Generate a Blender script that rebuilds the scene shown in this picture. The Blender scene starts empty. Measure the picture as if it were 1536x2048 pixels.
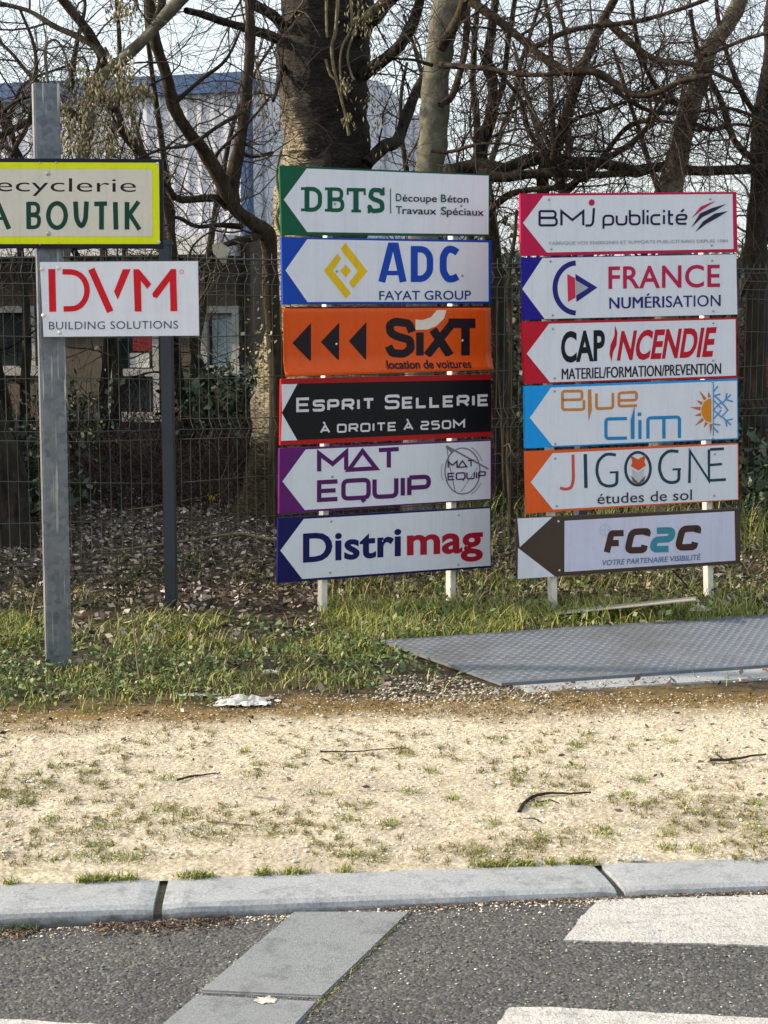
import bpy, bmesh, math, random
import numpy as np
from mathutils import Vector, noise
from mathutils.geometry import tessellate_polygon

random.seed(7); rng = np.random.default_rng(7)
scene = bpy.context.scene
COL = scene.collection
R = math.radians

# ------------------------------------------------------------------ camera, light, exposure
CAM_H, FPX, PITCH = 1.42, 3100.0, R(7.27)
cam = bpy.data.cameras.new('camera'); camo = bpy.data.objects.new('camera', cam); COL.objects.link(camo)
cam.sensor_fit = 'VERTICAL'; cam.sensor_height = 36.0; cam.lens = 36.0*FPX/2048.0
cam.clip_start = 0.05; cam.clip_end = 2000
camo.location = (0, 0, CAM_H); camo.rotation_euler = (R(90)-PITCH, 0, 0)
scene.camera = camo

SUN_EL, SUN_AZ = R(24), R(-86)          # azimuth measured from +Y towards +X
world = bpy.data.worlds.new('World'); scene.world = world; world.use_nodes = True
wn = world.node_tree.nodes; wl = world.node_tree.links
bg = wn['Background']; sky = wn.new('ShaderNodeTexSky'); sky.sky_type = 'NISHITA'; sky.sun_disc = False
sky.sun_elevation = SUN_EL; sky.sun_rotation = SUN_AZ; sky.air_density = 1.0; sky.dust_density = 4.5; sky.ozone_density = 1.6
# a thin even veil of high cloud over the blue
veil = wn.new('ShaderNodeMix'); veil.data_type = 'RGBA'; veil.inputs[0].default_value = .58; veil.inputs[7].default_value = (3.7, 3.95, 4.0, 1)
wl.new(sky.outputs[0], veil.inputs[6]); wl.new(veil.outputs[2], bg.inputs[0]); bg.inputs[1].default_value = 0.15
sun = bpy.data.lights.new('sun', 'SUN'); sun.energy = 3.0; sun.angle = R(1.2); sun.color = (1.0, 0.87, 0.68)
suno = bpy.data.objects.new('sun', sun); COL.objects.link(suno)
sd = Vector((math.sin(SUN_AZ)*math.cos(SUN_EL), math.cos(SUN_AZ)*math.cos(SUN_EL), math.sin(SUN_EL)))
suno.rotation_euler = sd.to_track_quat('Z', 'Y').to_euler()
suno.location = (-8, 2, 8)
scene.view_settings.view_transform = 'Standard'; scene.view_settings.look = 'None'
scene.view_settings.exposure = 1.15; scene.view_settings.gamma = 1.0; scene.view_settings.use_curve_mapping = False
scene.cycles.max_bounces = 6; scene.cycles.diffuse_bounces = 3; scene.cycles.glossy_bounces = 3
scene.cycles.transparent_max_bounces = 6

# ------------------------------------------------------------------ from a measured picture point to the place
CP, SP = math.cos(PITCH), math.sin(PITCH)
def ray(px, py):
    x = (px-768.0)/FPX; v = (py-1024.0)/FPX
    return Vector((x, CP - v*SP, -SP - v*CP))
def atY(px, py, Y):
    d = ray(px, py); t = Y/d.y; return Vector((d.x*t, Y, CAM_H+d.z*t))
def atG(px, py, z=0.0):
    d = ray(px, py); t = (z-CAM_H)/d.z; return Vector((d.x*t, d.y*t, z))
class Plane:
    def __init__(s, x, y, yaw):
        s.o = Vector((x, y, 0)); s.u = Vector((math.cos(yaw), math.sin(yaw), 0)); s.n = Vector((math.sin(yaw), -math.cos(yaw), 0)); s.yaw = yaw
    def at(s, px, py, off=0.0):
        d = ray(px, py); c = Vector((0, 0, CAM_H)); o = s.o + s.n*off
        t = (o-c).dot(s.n)/d.dot(s.n); return c + d*t

# ------------------------------------------------------------------ materials
def lin(c):
    return tuple(((v/255.0)/12.92 if v/255.0 <= 0.04045 else ((v/255.0+0.055)/1.055)**2.4) for v in c)
class NT:
    def __init__(s, name):
        s.m = bpy.data.materials.new(name); s.m.use_nodes = True; s.t = s.m.node_tree; s.N = s.t.nodes; s.L = s.t.links
        s.b = s.N['Principled BSDF']; s.tc = s.N.new('ShaderNodeTexCoord')
    def noise(s, scale, detail=4, rough=.6, co=None, dist=0.0):
        n = s.N.new('ShaderNodeTexNoise'); n.inputs['Scale'].default_value = scale; n.inputs['Detail'].default_value = detail
        n.inputs['Roughness'].default_value = rough; n.inputs['Distortion'].default_value = dist
        s.L.new(co or s.tc.outputs['Object'], n.inputs['Vector']); return n.outputs['Fac']
    def vor(s, scale, out='Color', co=None, feature='F1'):
        n = s.N.new('ShaderNodeTexVoronoi'); n.feature = feature; n.inputs['Scale'].default_value = scale
        s.L.new(co or s.tc.outputs['Object'], n.inputs['Vector']); return n.outputs[out]
    def mapping(s, scale, rot=(0, 0, 0)):
        n = s.N.new('ShaderNodeMapping'); n.inputs['Scale'].default_value = scale; n.inputs['Rotation'].default_value = rot
        s.L.new(s.tc.outputs['Object'], n.inputs['Vector']); return n.outputs[0]
    def ramp(s, fac, stops, interp='LINEAR'):
        n = s.N.new('ShaderNodeValToRGB'); e = n.color_ramp.elements; n.color_ramp.interpolation = interp
        while len(e) < len(stops): e.new(0.5)
        for k, (p, c) in enumerate(stops):
            e[k].position = p; e[k].color = (c, c, c, 1) if isinstance(c, (int, float)) else (*c, 1)
        s.L.new(fac, n.inputs[0]); return n.outputs[0]
    def mix(s, fac, a, b, mode='MIX'):
        n = s.N.new('ShaderNodeMix'); n.data_type = 'RGBA'; n.blend_type = mode
        for sock, v in ((n.inputs[0], fac), (n.inputs[6], a), (n.inputs[7], b)):
            if hasattr(v, 'is_output'): s.L.new(v, sock)
            elif isinstance(v, (int, float)): sock.default_value = v if sock == n.inputs[0] else (v, v, v, 1)
            else: sock.default_value = (*v, 1)
        return n.outputs[2]
    def math(s, op, a, b=0.0):
        n = s.N.new('ShaderNodeMath'); n.operation = op
        for sock, v in ((n.inputs[0], a), (n.inputs[1], b)):
            if hasattr(v, 'is_output'): s.L.new(v, sock)
            else: sock.default_value = v
        return n.outputs[0]
    def bump(s, h, strength=.3, dist=.01):
        n = s.N.new('ShaderNodeBump'); n.inputs['Strength'].default_value = strength; n.inputs['Distance'].default_value = dist
        s.L.new(h, n.inputs['Height']); s.L.new(n.outputs[0], s.b.inputs['Normal'])
    def done(s, col=None, rough=.7, metal=0.0, spec=None):
        if col is not None:
            if hasattr(col, 'is_output'): s.L.new(col, s.b.inputs['Base Color'])
            else: s.b.inputs['Base Color'].default_value = (*col, 1)
        if hasattr(rough, 'is_output'): s.L.new(rough, s.b.inputs['Roughness'])
        else: s.b.inputs['Roughness'].default_value = rough
        s.b.inputs['Metallic'].default_value = metal
        if spec is not None: s.b.inputs['Specular IOR Level'].default_value = spec
        return s.m
    def island(s):
        n = s.N.new('ShaderNodeNewGeometry'); return n.outputs['Random Per Island']

_pm = {}
def paint(rgb, rough=.38, dirt=.10):
    """printed vinyl / lacquer in one colour with faint mottling"""
    key = (rgb, rough, dirt)
    if key in _pm: return _pm[key]
    s = NT('print_%d_%d_%d' % rgb); c = lin(rgb)
    n = s.noise(6, 6, .7); n2 = s.noise(60, 3, .6)
    d = s.ramp(n, [(0.35, 1.0), (0.75, 1.0-dirt)]); d2 = s.ramp(n2, [(.3, 1.0), (.8, 1.0-dirt*.5)])
    cc = s.mix(1.0, s.mix(1.0, c, d, 'MULTIPLY'), d2, 'MULTIPLY')
    st = s.ramp(s.noise(1, 5, .7, s.mapping((38, 38, 2.2))), [(.50, 1.0), (.72, 1.0-dirt*1.1)]); cc = s.mix(1.0, cc, st, 'MULTIPLY')
    sp_ = s.math('MULTIPLY', s.ramp(s.noise(150, 3, .6), [(.66, 0.0), (.72, .35)]), s.ramp(s.noise(5, 3), [(.4, 0.0), (.7, 1.0)])); cc = s.mix(sp_, cc, (.16, .14, .11))
    rg = s.ramp(s.noise(9, 4, .6), [(.3, rough-.05), (.7, rough+.14)]); rough = rg
    _pm[key] = s.done(cc, rough, spec=.22); return _pm[key]

WHITE = paint((216, 219, 227), .35, .08)
M = {}
s = NT('galvanised_steel'); v = s.vor(45, 'Color'); n = s.noise(9, 5, .6)
g = s.ramp(v, [(.1, (.095, .106, .12)), (.9, (.165, .178, .198))]); st = s.noise(1, 5, .7, s.mapping((55, 55, 1.6)))
g = s.mix(s.ramp(s.noise(7, 5, .65), [(.42, 0.0), (.62, .45)]), g, (.22, .235, .25))
stn = s.math('MULTIPLY', s.ramp(st, [(.57, 0.0), (.62, 1.0)]), s.ramp(s.noise(3, 2), [(.42, 0.0), (.56, .85)]))
g = s.mix(stn, g, (.55, .55, .53)); s.bump(n, .1, .003); M['galv'] = s.done(g, .55, .35)
s = NT('dark_fence_paint'); M['fence'] = s.done(s.mix(s.noise(8), (.018, .024, .036), (.035, .045, .06)), .5)
s = NT('green_fence_wire'); M['wire'] = s.done(s.mix(s.noise(3), (.016, .022, .019), (.05, .058, .048)), .5)
s = NT('painted_post'); g = s.mix(s.ramp(s.noise(12, 6, .7), [(.4, 0.0), (.75, .7)]), (.72, .69, .62), (.42, .38, .32)); s.bump(s.noise(40), .2, .003); M['post'] = s.done(g, .6)
s = NT('rivet_metal'); M['rivet'] = s.done((.38, .37, .36), .4, .6)
s = NT('rivet_white'); M['rivetw'] = s.done((.62, .6, .56), .4, .1)

def bark(name, a, b, c, scale=(1, 1, .25), sc=22, thr=(.42, .6)):
    s = NT(name); co = s.mapping(scale)
    n = s.noise(sc, 8, .7, co, .6); n2 = s.noise(3.5, 5, .6)
    col = s.ramp(n, [(thr[0], a), (thr[1], b)]); col = s.mix(s.ramp(n2, [(.4, 0.0), (.65, .8)]), col, c)
    s.bump(n, .7, .02); return s.done(col, .9, spec=.2)
M['bark_dark'] = bark('bark_dark', (.012, .010, .008), (.052, .040, .030), (.034, .031, .02))
M['bark_brown'] = bark('bark_brown', (.018, .012, .009), (.068, .050, .034), (.045, .034, .02))
M['bark_grey'] = bark('bark_grey', (.085, .08, .062), (.20, .185, .145), (.115, .118, .075), (1, 1, .8), 12)
M['bark_ivy'] = bark('bark_dry_ivy', (.10, .08, .045), (.26, .215, .13), (.2, .18, .1))
# big pale trunk: cream bark broken by dark horizontal fissures, sunlit left and shaded right painted into the colour
s = NT('bark_poplar'); co = s.mapping((1, 1, 4.5))
n = s.noise(7, 9, .72, co, .8); n3 = s.noise(26, 6, .7, co, .3); big = s.noise(1.6, 4, .6)
lent = s.noise(20, 7, .75, s.mapping((1, 1, 6)), .5)
cream = s.ramp(lent, [(.40, (.035, .028, .018)), (.47, (.17, .14, .09)), (.54, (.40, .345, .235)), (.7, (.58, .51, .37))])
dark = s.ramp(n3, [(.35, (.012, .010, .009)), (.7, (.07, .06, .05))])
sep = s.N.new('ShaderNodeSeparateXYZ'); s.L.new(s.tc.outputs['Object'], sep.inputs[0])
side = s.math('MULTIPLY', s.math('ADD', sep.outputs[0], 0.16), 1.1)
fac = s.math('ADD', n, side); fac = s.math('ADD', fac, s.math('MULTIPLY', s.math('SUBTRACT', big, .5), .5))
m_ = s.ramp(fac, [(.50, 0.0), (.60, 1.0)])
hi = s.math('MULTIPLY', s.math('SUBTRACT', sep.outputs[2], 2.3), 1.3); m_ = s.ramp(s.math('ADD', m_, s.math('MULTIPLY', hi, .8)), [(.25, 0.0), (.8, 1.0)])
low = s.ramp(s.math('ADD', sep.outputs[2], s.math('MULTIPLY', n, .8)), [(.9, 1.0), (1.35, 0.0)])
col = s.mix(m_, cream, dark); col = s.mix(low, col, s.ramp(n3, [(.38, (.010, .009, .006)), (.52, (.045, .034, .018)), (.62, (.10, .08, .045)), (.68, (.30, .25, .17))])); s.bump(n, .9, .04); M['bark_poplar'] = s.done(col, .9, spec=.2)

# ground of several kinds in one sheet
s = NT('ground_mix'); sep = s.N.new('ShaderNodeSeparateXYZ'); s.L.new(s.tc.outputs['Object'], sep.inputs[0])
X, Y = sep.outputs[0], sep.outputs[1]
w1 = s.noise(2.2, 5, .65); w2 = s.noise(9, 4, .6)
edge = s.math('ADD', Y, s.math('MULTIPLY', X, -0.10)); edge = s.math('ADD', edge, s.math('MULTIPLY', s.math('SUBTRACT', w1, .5), .55)); edge = s.math('ADD', edge, s.math('MULTIPLY', s.math('SUBTRACT', w2, .5), .25))
f1 = s.noise(38, 8, .75); f2 = s.vor(120, 'Color'); f2b = s.vor(55, 'Distance'); n5 = s.noise(3.3, 6, .7)
f1 = s.math('ADD', s.math('MULTIPLY', s.noise(24, 6, .8), .5), s.math('MULTIPLY', s.noise(75, 5, .75), .5))
sand = s.ramp(f1, [(.38, (.16, .125, .085)), (.455, (.40, .335, .235)), (.53, (.585, .515, .38)), (.63, (.73, .665, .53))])
sand = s.mix(.30, sand, s.ramp(f2, [(.15, (.27, .22, .16)), (.5, (.56, .49, .375)), (.85, (.76, .71, .60))]))
mott = s.ramp(s.noise(4.2, 7, .72), [(.45, 0.0), (.68, .55)]); ynear = s.ramp(Y, [(0.0, 1.0), (1.0, 1.0)])
far = s.math('MULTIPLY', s.math('SUBTRACT', 5.0, Y), 1.2)
nearm = s.ramp(far, [(0.0, 0.15), (.8, 1.0)])
sand = s.mix(s.math('MULTIPLY', mott, nearm), sand, s.mix(f1, (.22, .18, .145), (.50, .43, .36)))
wear = s.ramp(s.noise(1.7, 5, .7, s.mapping((.55, 1.6, 1))), [(.40, 0.0), (.62, .65)]); sand = s.mix(s.math('MULTIPLY', wear, nearm), sand, s.mix(f1, (.17, .14, .105), (.46, .39, .30)))
greenm = s.math('MULTIPLY', s.ramp(s.noise(9, 8, .78, s.mapping((.8, 1.4, 1))), [(.52, 0.0), (.66, .85)]), nearm)
sand = s.mix(greenm, sand, s.mix(s.noise(60), (.14, .13, .04), (.32, .27, .12)))
moss = s.mix(s.noise(22, 6), (.10, .065, .022), (.26, .18, .07))
soil = s.ramp(s.noise(30, 7, .7), [(.3, (.022, .017, .011)), (.7, (.085, .066, .042))])
m1 = s.ramp(s.math('SUBTRACT', edge, 5.22), [(0.02, 0.0), (.25, 1.0)])
m2 = s.ramp(s.math('SUBTRACT', edge, 5.52), [(0.0, 0.0), (.25, 1.0)])
col = s.mix(m1, sand, moss); col = s.mix(m2, col, soil)
hgt = s.math('ADD', f1, s.math('MULTIPLY', f2b, -.6)); s.bump(hgt, .6, .010)
M['ground'] = s.done(col, .95, spec=.15)

s = NT('asphalt'); v = s.vor(112, 'Color'); vd = s.vor(112, 'Distance'); n = s.noise(170, 4, .7); big = s.noise(1.4, 4)
col = s.ramp(v, [(.15, (.038, .038, .038)), (.5, (.08, .08, .079)), (.8, (.135, .133, .127)), (.97, (.27, .26, .235))])
col = s.mix(s.ramp(n, [(.42, 0.0), (.64, .75)]), col, (.042, .042, .043))
col = s.mix(s.ramp(big, [(.35, 0.0), (.7, .35)]), col, (.15, .142, .125)); col = s.mix(s.ramp(s.noise(3.1, 6, .7), [(.52, 0.0), (.68, .5)]), col, (.045, .045, .046))
ck = s.vor(1.1, 'Distance', None, 'DISTANCE_TO_EDGE'); 
hh = s.math('ADD', s.math('MULTIPLY', vd, -1.0), s.math('MULTIPLY', n, .5)); s.bump(hh, .55, .006); M['asphalt'] = s.done(col, .8, spec=.3)
def stone(name, a, b, c, sc=90):
    s = NT(name); n = s.noise(sc, 6, .75); n2 = s.noise(3, 6, .7); n4 = s.noise(300, 2); n6 = s.noise(11, 8, .8)
    col = s.ramp(n, [(.3, a), (.7, b)]); col = s.mix(s.ramp(n2, [(.45, 0.0), (.75, .6)]), col, c)
    col = s.mix(s.ramp(n6, [(.50, 0.0), (.66, .6)]), col, tuple(v*.5 for v in a)); col = s.mix(s.ramp(s.noise(260, 3, .6), [(.60, 0.0), (.70, .55)]), col, tuple(v*.35 for v in a))
    if name == 'kerb_concrete':      # dirt spots plus painted-in shade on the low front face
        sep = s.N.new('ShaderNodeSeparateXYZ'); s.L.new(s.tc.outputs['Object'], sep.inputs[0])
        low = s.ramp(s.math('ADD', s.math('MULTIPLY', sep.outputs[2], -14.0), s.math('MULTIPLY', s.noise(18, 6, .7), .9)), [(.72, 0.0), (1.05, .8)]); col = s.mix(low, col, (.07, .068, .062))
        col = s.mix(s.ramp(s.noise(420, 2, .5), [(.62, 0.0), (.7, .6)]), col, (.10, .10, .10))
    s.bump(s.math('ADD', n, s.math('MULTIPLY', n4, .4)), .5, .004); return s.done(col, .85, spec=.3)
M['kerb'] = stone('kerb_concrete', (.22, .23, .245), (.46, .475, .49), (.28, .28, .265), 130)
M['slab'] = stone('slab_concrete', (.155, .165, .172), (.27, .285, .295), (.22, .225, .22), 150)
s = NT('road_paint'); n = s.noise(14, 8, .75, s.mapping((1, 3, 1))); n2 = s.noise(120, 4)
col = s.ramp(n, [(.33, (.24, .23, .21)), (.46, (.44, .425, .40)), (.8, (.54, .525, .50))])
col = s.mix(s.ramp(n2, [(.57, 0.0), (.66, .75)]), col, (.12, .12, .115)); s.bump(s.math('ADD', s.noise(9, 6, .7), s.math('MULTIPLY', n2, .3)), .6, .02); M['roadpaint'] = s.done(col, .75)
s = NT('checker_steel'); n = s.noise(5, 6, .7); n2 = s.noise(70, 5)
col = s.ramp(n, [(.35, (.11, .125, .15)), (.7, (.19, .207, .235))]); col = s.mix(s.ramp(n2, [(.45, 0.0), (.75, .5)]), col, (.10, .11, .12)); col = s.mix(s.ramp(s.noise(2.2, 7, .75), [(.50, 0.0), (.68, .75)]), col, (.12, .115, .10)); M['steel'] = s.done(col, .6, .25)
s = NT('tread_steel'); M['tread'] = s.done(s.mix(s.ramp(s.noise(2.2, 7, .75), [(.48, 0.0), (.66, .9)]), s.mix(s.noise(60), (.21, .23, .26), (.32, .345, .38)), (.16, .155, .145)), .45, .3)
s = NT('blade_green'); col = s.ramp(s.island(), [(0, (.065, .105, .02)), (.35, (.17, .21, .035)), (.65, (.29, .30, .06)), (.86, (.35, .32, .11)), (1, (.46, .37, .20))]); M['grass'] = s.done(col, .55, spec=.25)
s = NT('weed_leaf'); col = s.ramp(s.island(), [(0, (.045, .085, .03)), (.5, (.10, .155, .055)), (.85, (.18, .23, .08)), (1, (.27, .26, .12))]); M['weed'] = s.done(col, .55, spec=.3)
s = NT('moss_tuft'); col = s.ramp(s.island(), [(0, (.09, .10, .025)), (.5, (.20, .18, .05)), (1, (.33, .27, .10))]); M['moss'] = s.done(col, .8)
s = NT('brown_moss'); col = s.ramp(s.island(), [(0, (.05, .03, .012)), (.6, (.15, .09, .03)), (1, (.30, .21, .09))]); M['moss_brown'] = s.done(col, .9)
s = NT('dry_leaf'); col = s.ramp(s.island(), [(0, (.025, .018, .013)), (.35, (.085, .06, .042)), (.65, (.19, .14, .105)), (.85, (.36, .285, .225)), (1, (.60, .53, .46))]); M['litter'] = s.done(col, .75)
s = NT('pebble'); col = s.ramp(s.island(), [(0, (.20, .16, .11)), (.4, (.48, .40, .29)), (.8, (.68, .60, .47)), (1, (.85, .82, .76))]); M['pebble'] = s.done(col, .85)
s = NT('dirty_stone'); col = s.ramp(s.island(), [(0, (.10, .08, .06)), (.45, (.26, .215, .165)), (.85, (.42, .37, .30)), (1, (.66, .62, .55))]); M['rubble'] = s.done(col, .9)
s = NT('grey_grit'); col = s.ramp(s.island(), [(0, (.06, .06, .06)), (.6, (.16, .155, .15)), (.85, (.30, .28, .25)), (1, (.62, .6, .56))]); M['grit'] = s.done(col, .85)
s = NT('gutter_leaf'); col = s.ramp(s.island(), [(0, (.03, .02, .014)), (.6, (.11, .07, .048)), (1, (.27, .19, .13))]); M['gutter'] = s.done(col, .8)
s = NT('bramble'); col = s.ramp(s.island(), [(0, (.018, .011, .008)), (.6, (.05, .029, .021)), (1, (.11, .07, .05))]); M['bramble'] = s.done(col, .85)
s = NT('ivy_leaf'); col = s.ramp(s.island(), [(0, (.008, .018, .007)), (.7, (.025, .05, .018)), (1, (.07, .10, .04))]); M['ivy'] = s.done(col, .5)
s = NT('twig'); col = s.ramp(s.island(), [(0, (.012, .009, .008)), (.6, (.036, .026, .019)), (1, (.09, .07, .048))]); M['twig'] = s.done(col, .85)
s = NT('twig_red'); col = s.ramp(s.island(), [(0, (.016, .010, .009)), (.6, (.05, .029, .021)), (1, (.10, .065, .045))]); M['twigr'] = s.done(col, .85)
s = NT('catkin'); col = s.ramp(s.island(), [(0, (.07, .06, .028)), (.6, (.21, .18, .09)), (1, (.42, .37, .23))]); M['catkin'] = s.done(col, .85)
s = NT('cladding'); n = s.noise(3, 5, .6, s.mapping((1, 1, .3))); M['clad'] = s.done(s.ramp(n, [(.3, (.60, .61, .67)), (.7, (.74, .75, .80))]), .5)
s = NT('blue_trim'); M['bluetrim'] = s.done(s.mix(s.noise(4), (.025, .075, .19), (.045, .11, .26)), .45)
s = NT('render_wall'); n = s.noise(2.5, 7, .7); M['wallb'] = s.done(s.ramp(n, [(.3, (.055, .045, .034)), (.7, (.115, .095, .07))]), .9)
s = NT('pale_frame'); M['frame'] = s.done(s.mix(s.noise(9, 5), (.55, .56, .56), (.74, .74, .72)), .5)
s = NT('aged_frame'); M['framed'] = s.done(s.mix(s.noise(9, 5), (.26, .27, .27), (.42, .42, .41)), .6)
s = NT('window_glass'); M['glass'] = s.done(s.mix(s.noise(2), (.012, .018, .02), (.03, .045, .05)), .12)
s = NT('curtain'); M['curtain'] = s.done(s.mix(s.noise(6, 4, .5, s.mapping((6, 6, .5))), (.16, .25, .27), (.45, .55, .58)), .8)
s = NT('litter_plastic'); M['plastic'] = s.done(s.mix(s.ramp(s.noise(30, 5, .7), [(.35, 0.0), (.6, 1.0)]), (.30, .27, .22), (.66, .64, .60)), .5)
s = NT('yellow_flower'); M['yellow'] = s.done((.75, .55, .02), .6)
s = NT('white_flower'); M['wflower'] = s.done((.8, .8, .76), .6)
s = NT('joint_mortar'); M['mortar'] = s.done(s.mix(s.noise(60, 5), (.05, .045, .03), (.20, .18, .11)), .95)
s = NT('red_cloth'); M['redcloth'] = s.done(s.mix(s.noise(5), (.35, .02, .02), (.5, .04, .04)), .7)

# ------------------------------------------------------------------ object helpers
def link_mesh(name, verts, faces, mat, parent=None, smooth=False):
    me = bpy.data.meshes.new(name); me.from_pydata([tuple(v) for v in verts], [], [tuple(f) for f in faces]); me.update()
    if smooth: me.polygons.foreach_set('use_smooth', [True]*len(me.polygons))
    o = bpy.data.objects.new(name, me); COL.objects.link(o)
    if mat: me.materials.append(mat)
    if parent: o.parent = parent
    return o
def tag(o, label=None, cat=None, group=None, kind=None):
    if label: o['label'] = label
    if cat: o['category'] = cat
    if group: o['group'] = group
    if kind: o['kind'] = kind
    return o
def thing(name, label, cat, group=None, loc=(0, 0, 0)):
    o = bpy.data.objects.new(name, None); COL.objects.link(o); o.location = loc; o.empty_display_size = .1
    return tag(o, label, cat, group)
def put(o, parent):
    """parent keeping world-space mesh coordinates"""
    o.parent = parent; bpy_loc = Vector(parent.location)
    q = parent.parent
    while q: bpy_loc += Vector(q.location); q = q.parent
    if bpy_loc.length: 
        o.data.transform(__import__('mathutils').Matrix.Translation(-bpy_loc))
    return o
def wm(name, verts, faces, mat, parent=None, smooth=False):
    o = link_mesh(name, verts, faces, mat, None, smooth)
    return put(o, parent) if parent else o
def bevel(o, w, seg=2):
    bm = bmesh.new(); bm.from_mesh(o.data); bmesh.ops.bevel(bm, geom=bm.edges[:], offset=w, segments=seg, affect='EDGES', clamp_overlap=True); bm.to_mesh(o.data); bm.free()
BOXF = [(0, 1, 2, 3), (7, 6, 5, 4), (0, 4, 5, 1), (1, 5, 6, 2), (2, 6, 7, 3), (3, 7, 4, 0)]
def prism(name, front, back, mat, parent=None, bev=0.0):
    """closed solid between two outlines of the same length"""
    k = len(front); v = list(front)+list(back)
    f = [tuple(range(k)), tuple(range(2*k-1, k-1, -1))]
    for i in range(k): j = (i+1) % k; f.append((j, i, k+i, k+j))
    o = link_mesh(name, v, f, mat)
    bm = bmesh.new(); bm.from_mesh(o.data); bmesh.ops.recalc_face_normals(bm, faces=bm.faces[:]); bm.to_mesh(o.data); bm.free()
    if bev: bevel(o, bev)
    if parent: put(o, parent)
    return o

class Soup:
    """collects numpy vertex/face arrays; many small pieces in one mesh"""
    def __init__(s): s.v = []; s.q = []; s.t = []; s.n = 0
    def add(s, v, q=None, t=None):
        s.v.append(np.asarray(v, float))
        if q is not None and len(q): s.q.append(np.asarray(q)+s.n)
        if t is not None and len(t): s.t.append(np.asarray(t)+s.n)
        s.n += len(v)
    def build(s, name, mat, parent=None, smooth=False):
        V = np.concatenate(s.v) if s.v else np.zeros((0, 3))
        q = np.concatenate(s.q) if s.q else np.zeros((0, 4), int); t = np.concatenate(s.t) if s.t else np.zeros((0, 3), int)
        me = bpy.data.meshes.new(name); me.vertices.add(len(V)); 
        org = Vector((0, 0, 0))
        if parent:
            p = parent
            while p: org += Vector(p.location); p = p.parent
        V = V-np.array(org)
        me.vertices.foreach_set('co', V.astype(np.float32).ravel())
        me.loops.add(q.size+t.size); me.polygons.add(len(q)+len(t))
        me.loops.foreach_set('vertex_index', np.concatenate([q.ravel(), t.ravel()]).astype(np.int32))
        st = np.concatenate([np.arange(len(q))*4, q.size+np.arange(len(t))*3]).astype(np.int32)
        me.polygons.foreach_set('loop_start', st)
        me.update(calc_edges=True); me.validate()
        if smooth: me.polygons.foreach_set('use_smooth', [True]*len(me.polygons))
        me.materials.append(mat); o = bpy.data.objects.new(name, me); COL.objects.link(o)
        if parent: o.parent = parent
        return o
def tube(soup, pts, rad, sides=4, cap=False):
    P = np.asarray(pts, float); n = len(P); r = np.asarray(rad, float)
    d = np.gradient(P, axis=0); d /= (np.linalg.norm(d, axis=1, keepdims=True)+1e-9)
    ref = np.array([0.31, .2, .93]) if abs(d[0, 2]) < .8 else np.array([1., .1, 0])
    u = np.cross(d, ref); u /= (np.linalg.norm(u, axis=1, keepdims=True)+1e-9); w = np.cross(d, u)
    a = np.arange(sides)*2*np.pi/sides
    V = P[:, None, :] + r[:, None, None]*(np.cos(a)[None, :, None]*u[:, None, :] + np.sin(a)[None, :, None]*w[:, None, :])
    V = V.reshape(-1, 3); i = np.arange(n-1)[:, None]*sides; k = np.arange(sides)[None, :]; k2 = (k+1) % sides
    q = np.stack([i+k, i+k2, i+sides+k2, i+sides+k], -1).reshape(-1, 4)
    t = None
    if cap and sides == 4: q = np.concatenate([q, [[3, 2, 1, 0]], [[(n-1)*4, (n-1)*4+1, (n-1)*4+2, (n-1)*4+3]]])
    soup.add(V, q, t)
def smooth_path(pts, per=4):
    P = np.asarray(pts, float); out = []
    for i in range(len(P)-1):
        p0 = P[max(i-1, 0)]; p1 = P[i]; p2 = P[i+1]; p3 = P[min(i+2, len(P)-1)]
        for k in range(per):
            t = k/per; out.append(.5*((2*p1)+(-p0+p2)*t+(2*p0-5*p1+4*p2-p3)*t*t+(-p0+3*p1-3*p2+p3)*t**3))
    out.append(P[-1]); return np.array(out)

# ------------------------------------------------------------------ THE SETTING
def kerbline_back(px): return 1772 - 0.0375*px          # back edge of the kerb in the picture
# the ground: one sheet to the horizon, fine near the camera
KA = atG(0, 1770); KB = atG(1536, 1716); kd = (KB-KA).normalized(); kn = Vector((kd.y, -kd.x, 0))   # kn points to the road
def kerb_pt(t, off, z=0.0):
    p = KA + kd*t + kn*off; return Vector((p.x, p.y, z))
gx = np.concatenate([[-400, -120, -40, -15, -8, -5], np.arange(-3.4, 3.4, .03), [5, 8, 15, 40, 120, 400]])
steps = np.concatenate([np.arange(0, 4.2, .025), np.arange(4.2, 9.5, .08), [11, 14, 18, 25, 40, 80, 160, 400, 900]])
def gz(x, y):
    near = 1.0 if abs(x) < 3.4 and y < 14 else 0.0
    if not near: return 0.0
    p = Vector((x*1.3, y*1.3, 0)); q = Vector((x*9, y*9, 3.1)); r_ = Vector((x*30, y*30, 7.7))
    return .012*noise.noise(p)+.006*noise.noise(q)+.004*noise.noise(r_)
V = []; F = []
for j, sy in enumerate(steps):
    for i, x in enumerate(gx):
        t = (x-KA.x)/kd.x; base = KA.y+kd.y*t
        base = min(max(base, 3.0), 5.0)
        y = base + sy
        z = gz(x, y)*min(1.0, sy/.25) - .004*(sy < .01)
        if sy > 4.0 and sy < 200: z += 0
        V.append((x, y, z))
nx = len(gx)
for j in range(len(steps)-1):
    for i in range(nx-1): F.append((j*nx+i, j*nx+i+1, (j+1)*nx+i+1, (j+1)*nx+i))
tag(link_mesh('ground', V, F, M['ground'], smooth=True), kind='structure')
def ground_z(x, y):
    t = (x-KA.x)/kd.x; base = min(max(KA.y+kd.y*t, 3.0), 5.0); return gz(x, y)*min(1.0, max(0, y-base)/.25)

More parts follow.
